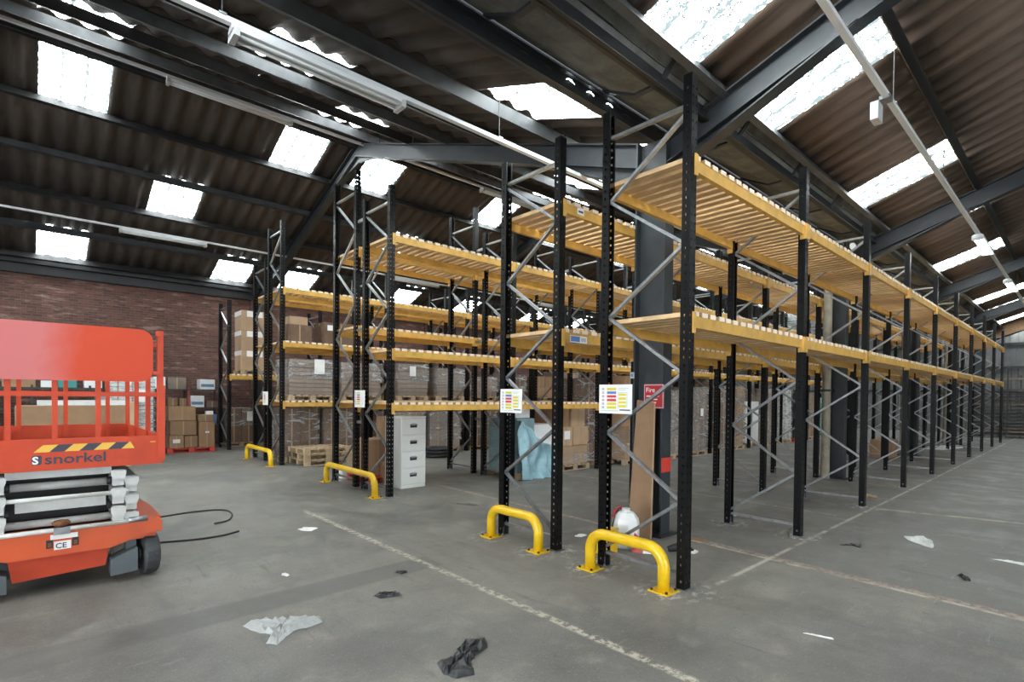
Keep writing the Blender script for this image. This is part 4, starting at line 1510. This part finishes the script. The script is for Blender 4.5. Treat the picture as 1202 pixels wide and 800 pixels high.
# ------------------------------------------------------------------ items by the first column
fb = thing('cardboard_sheet', (5.55, 3.7, 0), 'tall plain cardboard sheet leaning against the dark steel column', 'cardboard')
mb = MB()
mb.add([(5.62, 3.95, 0.0), (5.635, 3.95, 0), (5.635, 3.62, 0), (5.62, 3.62, 0), (5.765, 3.93, 1.70), (5.78, 3.93, 1.70), (5.78, 3.68, 1.67), (5.765, 3.68, 1.67)],
       [(3, 2, 1, 0), (4, 5, 6, 7), (0, 1, 5, 4), (1, 2, 6, 5), (2, 3, 7, 6), (3, 0, 4, 7)])
mb.build('sheet_face', 'cardboard', fb)
mb = MB()
mb.add([(5.622, 3.62, 0.0), (5.64, 3.62, 0), (5.64, 3.605, 0), (5.622, 3.605, 0), (5.767, 3.68, 1.67), (5.785, 3.68, 1.67), (5.785, 3.668, 1.66), (5.767, 3.668, 1.66)],
       [(3, 2, 1, 0), (4, 5, 6, 7), (0, 1, 5, 4), (1, 2, 6, 5), (2, 3, 7, 6), (3, 0, 4, 7)])
mb.build('folded_edge', 'cardboard_pale', fb)

fs_ = thing('fire_point_sign', (5.79, 3.70, 1.62), 'red fire notice with white lettering on the first column', 'sign')
B(5.785, 5.795, 3.56, 3.84, 1.60, 1.90).build('sign_border', 'sign_pink', fs_)
B(5.78, 5.785, 3.575, 3.825, 1.615, 1.885).build('sign_face', 'fire_red', fs_)
tm = text_mesh('Fire', 0.085, 'paper_white', 'sign_lettering')
link('sign_lettering', tm, fs_, (5.779, 3.81, 1.80), (PI / 2, 0, -PI / 2))
for i in range(3):
    B(5.7785, 5.78, 3.62 + 0.02 * i, 3.80, 1.745 - i * 0.04, 1.757 - i * 0.04).build('sign_line', 'paper_white', fs_)
tag(B(5.795, 6.005, 3.574, 3.579, 0.80, 0.98).build('red_marker', 'red_paint'), 'square red paint mark low on the first column flange', 'marking')
mk = thing('column_plate', (5.83, 4.05, 1.95), 'small grey plate clipped to the first column', 'plate')
B(5.79, 5.80, 4.0, 4.06, 1.98, 2.06).build('plate_face', 'sign_grey', mk)
B(5.788, 5.79, 4.015, 4.045, 2.0, 2.04).build('plate_mark', 'sign_blue', mk)

# water container
bt = thing('water_container', (5.12, 3.62, 0), 'white plastic water container with red handle and black strap behind the nearest guard', 'container')
cx, cy = 5.12, 3.62
prof = [(0.14, 0.0), (0.155, 0.03), (0.155, 0.28), (0.145, 0.33), (0.09, 0.40), (0.05, 0.41), (0.045, 0.425)]
MB().lathe(prof, 8, cx, cy).build('container_body', 'plastic_white', bt)
MB().lathe([(0.05, 0.425), (0.05, 0.445), (0.03, 0.45)], 12, cx, cy).build('cap', 'plastic_offwhite', bt)
MB().tube([(cx - 0.12, cy + 0.10, 0.34), (cx - 0.09, cy + 0.09, 0.42), (cx - 0.02, cy + 0.08, 0.45), (cx + 0.04, cy + 0.07, 0.41)], 0.014, 8).build('carry_handle', 'fire_red', bt, True)
MB().tube([(cx - 0.16, cy + 0.06, 0.03), (cx - 0.175, cy + 0.06, 0.25), (cx - 0.13, cy + 0.06, 0.38), (cx - 0.05, cy + 0.07, 0.44)], 0.009, 6).build('strap', 'rubber_black', bt, True)
tc_ = thing('tape_scrap', (5.05, 3.42, 0), 'crumpled red and white tape scrap beside the water container', 'scrap')
mb = MB()
mb.add([(4.98, 3.44, 0.0), (5.03, 3.33, 0.0), (5.06, 3.40, 0.16), (5.0, 3.42, 0.22), (5.04, 3.36, 0.10)], [(0, 1, 4), (0, 4, 3), (1, 2, 4), (4, 2, 3)])
mb.build('red_fold', 'fire_red', tc_)
mb = MB()
mb.add([(5.02, 3.32, 0.0), (5.10, 3.22, 0.0), (5.16, 3.30, 0.05), (5.12, 3.36, 0.15), (5.06, 3.26, 0.09)], [(0, 1, 4), (1, 2, 4), (2, 3, 4), (3, 0, 4)])
mb.build('white_fold', 'paper_white', tc_)
yb_ = thing('yellow_bracket', (4.72, 3.58, 0), 'short yellow steel bracket on the floor beside the nearest rack upright', 'bracket')
MB().box(4.64, 4.80, 3.5, 3.68, 0, 0.02).build('base_plate', 'guard_yellow', yb_)
MB().box(4.66, 4.68, 3.5, 3.68, 0.02, 0.26).box(4.68, 4.80, 3.5, 3.52, 0.02, 0.24).build('upright_plate', 'guard_yellow', yb_)
MB().box(4.66, 4.82, 3.5, 3.64, 0.26, 0.28).build('top_plate', 'guard_yellow', yb_)
so = thing('rubber_scrap', (5.38, 3.06, 0), 'scrap of black rubber on the floor right of the first column', 'scrap')
MB().tube([(5.30, 3.18, 0.03), (5.36, 3.10, 0.06), (5.44, 3.02, 0.04), (5.50, 2.98, 0.02)], [0.03, 0.05, 0.045, 0.02], 8).build('rubber_lump', 'rubber_black', so, True)
B(5.44, 5.54, 2.94, 3.0, 0.0, 0.02).build('white_edge', 'paper_white', so)

# small camera / floodlight near the second frame
fl_ = thing('floodlight', (12.0, 3.3, 4.7), 'small dark floodlight under the valley gutter near the second frame', 'light')
MB().tube([(12.0, 3.3, 4.98), (12.0, 3.3, 4.78)], 0.02, 8).build('stem', 'steel_black', fl_)
MB().tube([(11.95, 3.2, 4.74), (12.05, 3.36, 4.72)], [0.09, 0.05], 12).build('lamp_head', 'steel_black', fl_)
MB().tube([(11.945, 3.192, 4.741), (11.95, 3.2, 4.74)], 0.075, 12).build('lens', 'plastic_offwhite', fl_)

# carton far under the nearest racks
carton('open brown carton standing on the floor under the nearest racks, far along', 18.85, 19.75, 3.98, 4.5, 0, 0.52, 'cardboard')


# ------------------------------------------------------------------ scissor lift
lf = thing('scissor_lift', (0.19, 7.05, 0), 'red scissor lift with folded white arms and railed platform', 'scissor lift')
LX0, LX1, LY0, LY1 = -0.53, 0.92, 5.9, 8.2
# chassis
ch = MB()
ch.prism_y([(-0.50, 0.56), (0.88, 0.56), (0.92, 0.52), (0.92, 0.43), (0.80, 0.42), (0.53, 0.335), (-0.15, 0.335), (-0.42, 0.42), (-0.54, 0.43), (-0.54, 0.52)], LY0 + 0.02, LY0 + 0.10)
chb = ch.build('chassis_end', 'lift_orange', lf)
B(-0.50, 0.88, LY0 + 0.10, LY1 - 0.02, 0.36, 0.50).build('chassis_tray', 'lift_orange', lf)
mb = MB().prism_z([(0.70, LY0 + 0.10), (0.92, LY0 + 0.10), (0.92, LY0 + 0.7), (0.80, LY1 - 0.1), (0.70, LY1 - 0.1)], 0.50, 0.56)
mb.prism_z([(-0.32, LY0 + 0.10), (-0.32, LY1 - 0.1), (-0.44, LY1 - 0.1), (-0.54, LY0 + 0.7), (-0.54, LY0 + 0.10)], 0.50, 0.56)
mb.build('chassis_shoulder', 'lift_orange', lf)
mb = MB().prism_y([(-0.15, 0.335), (0.53, 0.335), (0.50, 0.16), (-0.12, 0.13)], LY0 + 0.12, LY0 + 0.2)
mb.build('under_apron', 'lift_red', lf)
B(-0.2, 0.55, LY0 + 0.25, LY1 - 0.3, 0.14, 0.36).build('battery_tray', 'lift_grey', lf)
for xx in (0.115, 0.285):
    f = B(xx - 0.022, xx + 0.022, LY0 + 0.010, LY0 + 0.02, 0.405, 0.475).build('tie_slot', 'steel_black', chb)
    B(xx - 0.012, xx + 0.012, LY0 + 0.004, LY0 + 0.010, 0.415, 0.45).build('tie_eye', 'rust', f)
B(0.143, 0.255, LY0 + 0.014, LY0 + 0.02, 0.385, 0.455).build('ce_plate', 'paper_white', chb)
cem = text_mesh('CE', 0.062, 'ink_dark', 'ce_letters', 0.0008)
link('ce_letters', cem, chb, (0.152, LY0 + 0.013, 0.398), (PI / 2, 0, 0))
B(0.12, 0.30, LY0 + 0.014, LY0 + 0.02, 0.475, 0.515).build('paper_sticker', 'paper_white', chb)
# wheels and guards
for sx, xx in ((1, 0.80), (-1, -0.42)):
    for yy, rz in ((LY0 + 0.20, 0.12), (LY1 - 0.35, 0.0)):
        wh = thing('tmp', (0, 0, 0))
        bpy.data.objects.remove(wh)
        ctr = (xx + 0.03 * sx, yy, 0.20)
        prof = []
        mbw = MB()
        n = 28
        ring = [(0.06, -0.065), (0.15, -0.07), (0.19, -0.06), (0.20, -0.045), (0.20, 0.045), (0.19, 0.06), (0.15, 0.07), (0.06, 0.065)]
        vs, fs = [], []
        for (r_, a_) in ring:
            for k in range(n):
                th = 2 * PI * k / n
                gr = r_ - (0.008 if (k % 4 == 0 and r_ > 0.18) else 0)
                vs.append((a_, gr * math.cos(th), gr * math.sin(th)))
        for i in range(len(ring) - 1):
            for k in range(n):
                fs.append((i * n + k, i * n + (k + 1) % n, (i + 1) * n + (k + 1) % n, (i + 1) * n + k))
        fs.append(tuple(range(n)))
        fs.append(tuple((len(ring) - 1) * n + k for k in reversed(range(n))))
        mbw.add(vs, fs)
        w_ = link('wheel', mbw.mesh('wheel', 'rubber_grey'), lf, ctr, (0, 0, rz))
        hb = link('hub', MB().tube([(-0.075, 0, 0), (0.075, 0, 0)], 0.05, 12).mesh('hub', 'lift_grey'), w_, ctr)
        hb.location = (0, 0, 0)
for sx in (1, -1):
    xa = 0.53 if sx > 0 else -0.15
    pts = [(xa, 0.22), (xa + sx * 0.14, 0.28), (xa + sx * 0.20, 0.30), (xa + sx * 0.20, 0.09), (xa, 0.075)]
    MB().prism_y(pts, LY0 + 0.02, LY0 + 0.20).build('steer_block', 'lift_grey', lf)
    B(xa + sx * 0.16 - 0.04, xa + sx * 0.16 + 0.04, LY0 + 0.12, LY0 + 0.2, 0.25, 0.42).build('king_pin', 'lift_grey', lf)
# scissor pack: arms run along Y, folded almost flat
for side in (1, -1):
    cxs = 0.19 + side * 0.44
    for lvl in range(3):
        z = 0.56 + lvl * 0.165
        for j, off in enumerate((-0.045, 0.055)):
            xo = cxs + side * off
            z2 = z + (-0.07 if j else 0.0)
            mb = MB().prism_x([(LY0 + 0.02 + 0.04 * j, z2), (LY1 - 0.15, z2 + (0.02 if (lvl + j) % 2 else -0.0)), (LY1 - 0.15, z2 + 0.145 + (0.02 if (lvl + j) % 2 else 0)), (LY0 + 0.02 + 0.04 * j, z2 + 0.145)], xo - 0.042, xo + 0.042)
            a = mb.build('scissor_arm', 'lift_white', lf)
            MB().prism_y([(xo - 0.042, z2 + 0.06), (xo + 0.042, z2 + 0.06), (xo + 0.055, z2 + 0.10), (xo + 0.055, z2 + 0.14), (xo - 0.055, z2 + 0.14), (xo - 0.055, z2 + 0.10)], LY0 - 0.01 + 0.04 * j, LY0 + 0.015 + 0.04 * j).build('arm_cap', 'lift_white', a)
    for z in (0.71, 0.93):
        MB().tube([(cxs - side * 0.12, LY0 + 0.10, z), (cxs - side * 0.085, LY0 + 0.10, z)], 0.035, 12).build('pivot_collar', 'rubber_black', lf, True)
for z, r_, y_ in ((0.60, 0.034, 0.16), (0.92, 0.036, 0.16)):
    MB().tube([(-0.18, LY0 + y_, z), (0.56, LY0 + y_, z)], r_, 14).build('cross_tube', 'lift_white', lf, True)
for z in (0.555, 0.83):
    MB().tube([(-0.25, LY0 + 0.015, z), (0.66, LY0 + 0.015, z)], 0.019, 10).build('safety_bar', 'lift_white', lf, True)
B(-0.10, 0.50, LY0 + 0.09, LY0 + 0.13, 0.715, 0.80).build('cross_plate', 'lift_white', lf)
B(-0.16, 0.54, LY0 + 0.06, LY0 + 0.10, 1.0, 1.07).build('deck_runner', 'lift_white', lf)
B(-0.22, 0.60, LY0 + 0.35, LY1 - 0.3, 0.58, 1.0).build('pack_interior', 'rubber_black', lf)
kb = MB().lathe([(0.03, 0.575), (0.06, 0.60), (0.065, 0.615), (0.05, 0.63)], 14, 0.19, LY0 + 0.02).build('valve_knob', 'rust', lf, True)
B(0.14, 0.25, LY0 - 0.005, LY0 + 0.03, 0.515, 0.575).build('valve_block', 'galvanised', lf)
MB().tube([(0.66, LY0 + 0.01, 0.565), (0.80, LY0 + 0.01, 0.565)], 0.026, 10).build('stub_axle', 'galvanised', lf, True)
# platform
B(LX0, LX1, LY0, LY1, 1.07, 1.10).build('deck', 'lift_grey', lf)
sk = MB().cbox(LX0, LX1, LY0 - 0.02, LY0 + 0.0, 1.07, 1.335, 0.006)
skirt = sk.build('end_skirt', 'lift_red', lf)
B(LX0, LX1, LY1 - 0.02, LY1, 1.10, 1.34).build('toe_board', 'lift_red', lf)
B(LX1 - 0.02, LX1, LY0, LY1, 1.07, 1.335).build('toe_board', 'lift_red', lf)
B(LX0, LX0 + 0.02, LY0, LY1, 1.07, 1.335).build('toe_board', 'lift_red', lf)
# hazard sticker
ys = LY0 - 0.0215
hz0, hz1 = 0.015, 0.70
n = 7
for i in range(n):
    xa = hz0 + (hz1 - hz0) * i / n
    xb2 = hz0 + (hz1 - hz0) * (i + 1) / n
    sh_ = 0.06
    mb = MB().prism_y([(xa, 1.225), (xb2, 1.225), (xb2 + (sh_ if i < n - 1 else -0.03), 1.285), (xa + sh_, 1.285)], ys, LY0 - 0.02)
    mb.build('hazard_stripe', 'hazard_yellow' if i % 2 == 0 else 'ink_dark', skirt)
nm_ = text_mesh('snorkel', 0.118, 'ink_dark', 'lettering', 0.0022)
nm_.transform(Matrix.Diagonal((1.17, 1, 1, 1)))
link('lettering', nm_, skirt, (0.082, LY0 - 0.0215, 1.125), (PI / 2, 0, 0))
mb = MB()
pl_ = []
for (cxx, cz, a0) in ((0.052, 1.185, 0), (0.018, 1.185, 90), (0.018, 1.135, 180), (0.052, 1.135, 270)):
    for k in range(4):
        a = math.radians(a0 + 30 * k)
        pl_.append((cxx + 0.015 * math.cos(a), cz + 0.015 * math.sin(a)))
MB().prism_y(pl_, ys, LY0 - 0.02).build('logo_square', 'ink_dark', skirt)
lg = text_mesh('S', 0.085, 'paper_white', 'logo_letter', 0.003)
link('logo_letter', lg, skirt, (0.007, LY0 - 0.0225, 1.130), (PI / 2, 0, 0))
B(0.89, 0.905, LY0 - 0.023, LY0 - 0.02, 1.24, 1.255).build('skirt_bolt', 'galvanised', skirt)
B(0.82, 0.86, LY0 - 0.023, LY0 - 0.02, 1.272, 1.28).build('skirt_bolt', 'hazard_yellow', skirt)
# guard rails


def rpost(x, y, z0, z1, r_=0.02):
    MB().box(x - r_, x + r_, y - r_, y + r_, z0, z1).build('rail_post', 'lift_red', lf)


for x in (-0.51, -0.14, 0.15, 0.44):
    rpost(x, LY0 + 0.01, 1.10, 1.86, 0.019)
rpost(0.90, LY0 + 0.01, 1.10, 2.31, 0.024)
rpost(0.905, LY0 - 0.005, 1.10, 1.80, 0.03)
for x in (-0.51, -0.10, 0.305, 0.70, 0.90):
    rpost(x, LY1 - 0.04, 1.10, 2.2, 0.02)
for y in (6.6, 7.4):
    rpost(0.90, y, 1.10, 2.2)
    rpost(-0.51, y, 1.10, 2.2)
B(-0.53, 0.92, LY0 - 0.01, LY0 + 0.03, 1.695, 1.735).build('mid_rail', 'lift_red', lf)
B(-0.53, 0.92, LY1 - 0.06, LY1 - 0.02, 1.695, 1.735).build('mid_rail', 'lift_red', lf)
B(-0.53, 0.92, LY1 - 0.06, LY1 - 0.02, 2.17, 2.21).build('top_rail', 'lift_red', lf)
for x in (0.90, -0.51):
    B(x - 0.02, x + 0.02, LY0, LY1, 1.695, 1.735).build('mid_rail', 'lift_red', lf)
    B(x - 0.02, x + 0.02, LY0, LY1, 2.17, 2.21).build('top_rail', 'lift_red', lf)
pp = []
for (cxx, cz, a0) in ((0.73, 2.21, 0), (-0.40, 2.21, 90), (-0.40, 1.93, 180), (0.73, 1.93, 270)):
    for k in range(7):
        a = math.radians(a0 + 15 * k)
        pp.append((cxx + (0.11 if cxx > 0 else 0.09) * math.cos(a), cz + 0.10 * math.sin(a)))
MB().prism_y(pp, LY0 - 0.03, LY0 - 0.012).build('gate_panel', 'lift_red_faded', lf)
B(0.86, 0.90, LY0 - 0.03, LY0 + 0.0, 2.26, 2.30).build('panel_hinge', 'lift_red', lf)
B(0.84, 0.90, LY0 - 0.03, LY0 + 0.0, 1.90, 1.93).build('panel_hinge', 'lift_red', lf)

# ------------------------------------------------------------------ floor litter and cables


def cable(name, label, pts, r=0.010, cat='cable', group=None, m='rubber_black'):
    P = [Vector(p) for p in pts]
    out = []
    for i in range(len(P) - 1):
        p0, p1, p2, p3 = P[max(i - 1, 0)], P[i], P[i + 1], P[min(i + 2, len(P) - 1)]
        for k in range(6):
            t = k / 6
            out.append(0.5 * ((2 * p1) + (-p0 + p2) * t + (2 * p0 - 5 * p1 + 4 * p2 - p3) * t * t + (-p0 + 3 * p1 - 3 * p2 + p3) * t ** 3))
    out.append(P[-1])
    tag(MB().tube(out, r, 8).build(name, m, None, True), label, cat, group)


cable('power_cable', 'black cable looping back on itself right of the lift', [(0.9, 8.55, .012), (1.34, 8.66, .012), (1.77, 8.72, .012), (2.09, 8.60, .012), (2.12, 8.25, .012), (1.98, 7.86, .012), (1.79, 7.77, .012)], 0.011, 'cable', 'black cables by the lift')
cable('power_cable', 'shorter black cable curving on the floor in front of the looped one', [(0.85, 7.15, .012), (1.08, 7.17, .012), (1.43, 7.06, .012), (1.72, 7.06, .012), (1.92, 7.15, .012)], 0.011, 'cable', 'black cables by the lift')


def crumple(name, label, outline, m, hgt=0.05, seed=1, cat='litter', group=None, rings=5, y0=0.0):
    r = random.Random(seed)
    cx = sum(p[0] for p in outline) / len(outline)
    cy = sum(p[1] for p in outline) / len(outline)
    # densify outline
    dense = []
    for i in range(len(outline)):
        a, b_ = outline[i], outline[(i + 1) % len(outline)]
        for k in range(3):
            t = k / 3
            dense.append((a[0] + (b_[0] - a[0]) * t + r.uniform(-.006, .006), a[1] + (b_[1] - a[1]) * t + r.uniform(-.006, .006)))
    n = len(dense)
    vs, fs = [], []
    for j in range(rings):
        s = 1 - j / rings
        for i, (x, y) in enumerate(dense):
            z = 0.003 + (0 if j == 0 else r.uniform(0.15, 1.0) * hgt)
            vs.append((cx + (x - cx) * s + (r.uniform(-.01, .01) if j else 0), cy + (y - cy) * s + (r.uniform(-.01, .01) if j else 0), z))
    vs.append((cx, cy, hgt * 0.7))
    for j in range(rings - 1):
        for i in range(n):
            fs.append((j * n + i, j * n + (i + 1) % n, (j + 1) * n + (i + 1) % n, (j + 1) * n + i))
    for i in range(n):
        fs.append(((rings - 1) * n + i, (rings - 1) * n + (i + 1) % n, len(vs) - 1))
    mb = MB()
    mb.add(vs, fs)
    tag(mb.build(name, m), label, cat, group)


crumple('plastic_bag', 'crumpled translucent white plastic bag on the floor at lower left', [(1.16, 4.22), (1.27, 4.29), (1.39, 4.18), (1.48, 4.08), (1.66, 4.03), (1.64, 3.9), (1.54, 3.88), (1.42, 3.9), (1.34, 3.83), (1.25, 3.75), (1.2, 3.82), (1.27, 3.94), (1.2, 4.06)][::-1], 'grey_film', 0.05, 2)
crumple('black_plastic', 'crumpled black plastic bag on the floor at the bottom centre', [(2.26, 2.95), (2.41, 2.90), (2.32, 2.77), (2.18, 2.73), (2.11, 2.69), (2.03, 2.54), (1.92, 2.59), (1.89, 2.68), (1.94, 2.82), (2.05, 2.80), (2.10, 2.85)], 'black_film', 0.045, 3)
crumple('black_plastic', 'flat scrap of black plastic on the dark floor band', [(2.17, 4.13), (2.25, 4.16), (2.36, 4.08), (2.38, 3.98), (2.27, 4.0), (2.19, 4.05)][::-1], 'black_film', 0.03, 4)
crumple('black_plastic', 'tiny black scrap near the worn white line', [(2.62, 4.54), (2.70, 4.52), (2.72, 4.46), (2.64, 4.46)][::-1], 'black_film', 0.02, 5)
crumple('paper_scrap', 'small white paper scrap right of the lift cables', [(2.52, 6.80), (2.64, 6.85), (2.74, 6.70), (2.62, 6.60), (2.54, 6.68)][::-1], 'paper_white', 0.02, 6)
crumple('paper_scrap', 'tiny white scrap on the floor left of the white line', [(1.76, 5.17), (1.80, 5.19), (1.83, 5.13), (1.79, 5.11)][::-1], 'paper_white', 0.02, 7)
crumple('paper_scrap', 'white scrap on the floor by the second yellow guard', [(4.98, 4.28), (5.10, 4.30), (5.14, 4.22), (5.02, 4.20)][::-1], 'paper_white', 0.015, 8)
crumple('plastic_bag', 'flattened white plastic bag in the right aisle', [(8.22, 1.58), (8.34, 1.40), (8.22, 1.28), (7.95, 1.22), (7.80, 1.22), (7.90, 1.36), (8.05, 1.50)][::-1], 'plastic_offwhite', 0.03, 9)
crumple('black_plastic', 'thin black loop of strapping in the right aisle', [(7.10, 1.98), (7.26, 1.92), (7.28, 1.80), (7.16, 1.78), (7.20, 1.88)][::-1], 'black_film', 0.015, 10)
crumple('black_plastic', 'small black rubber piece at the lower right', [(6.80, 0.86), (6.82, 0.80), (6.66, 0.74), (6.64, 0.79)][::-1], 'black_film', 0.03, 11)
crumple('paper_scrap', 'pale scraps of paper at the far right of the aisle', [(7.78, 0.70), (7.86, 0.58), (7.84, 0.44), (7.74, 0.42), (7.76, 0.56)][::-1], 'plastic_offwhite', 0.012, 12)
crumple('paper_scrap', 'long pale splinter at the lower right', [(6.07, 0.30), (6.10, 0.305), (6.08, 0.12), (6.055, 0.12)][::-1], 'plastic_offwhite', 0.012, 13)
crumple('paper_scrap', 'pale splinter at the bottom of the right aisle', [(4.22, 1.40), (4.235, 1.405), (4.29, 1.22), (4.275, 1.215)][::-1], 'paper_white', 0.008, 14)
crumple('card_scrap', 'torn cardboard scrap beside the third front upright', [(10.9, 2.80), (11.3, 2.72), (11.2, 2.55), (11.0, 2.48), (11.0, 2.62), (10.7, 2.70)][::-1], 'cardboard_pale', 0.03, 15)
crumple('card_scrap', 'small cardboard scrap right of the first column', [(5.95, 3.30), (6.10, 3.26), (6.12, 3.12), (5.98, 3.14)][::-1], 'cardboard', 0.01, 16)
crumple('plastic_sheet', 'white plastic sheet lying under the far end of the nearest racks', [(23.2, 4.1), (25.6, 3.7), (26.2, 3.2), (25.0, 3.1), (23.6, 3.4)][::-1], 'plastic_white', 0.06, 17)
crumple('paper_scrap', 'white scrap under the nearest rack, first bay', [(7.62, 3.60), (7.74, 3.62), (7.78, 3.50), (7.66, 3.48)][::-1], 'paper_white', 0.015, 18)
crumple('paper_scrap', 'white scrap beside the filing cabinet aisle line', [(5.0, 6.85), (5.2, 6.7), (5.25, 6.5), (5.15, 6.5), (5.03, 6.7)][::-1], 'gutter_cement', 0.012, 19)

# ------------------------------------------------------------------ stacked steelwork at the far gable
st = thing('steel_stack', (34.4, 1.0, 0), 'tall stack of dismantled rack frames in front of the far gable wall', 'steel stack')
r = random.Random(9)
for i in range(13):
    z = 0.1 + i * 0.16
    m = 'stack_brown' if i in (1, 2, 9) else 'stack_steel'
    B(34.0 + r.uniform(-.1, .1), 34.12 + r.uniform(0, .1), -2.5 + r.uniform(-.2, .2), 4.1 + r.uniform(-.5, .3), z, z + 0.06).build('steel_member', m, st)
    B(34.6 + r.uniform(-.1, .1), 34.72 + r.uniform(0, .1), -2.5 + r.uniform(-.2, .2), 4.1 + r.uniform(-.5, .3), z + .03, z + 0.1).build('steel_member', 'stack_steel', st)
for y in (-2.2, -1.0, 0.2, 1.3, 1.9, 2.6, 3.4, 4.0):
    B(33.96, 34.02, y, y + 0.06, 0, 2.0 + r.uniform(0.4, 1.9)).build('steel_upright', 'stack_steel', st)
    B(34.8, 34.86, y + .3, y + 0.36, 0, 2.0 + r.uniform(0.4, 1.9)).build('steel_upright', 'stack_steel', st)
B(34.3, 34.5, -2.4, 4.0, 2.2, 2.3).build('steel_member', 'stack_steel', st)
B(34.3, 34.5, -2.4, 4.0, 2.75, 2.82).build('steel_member', 'stack_brown', st)
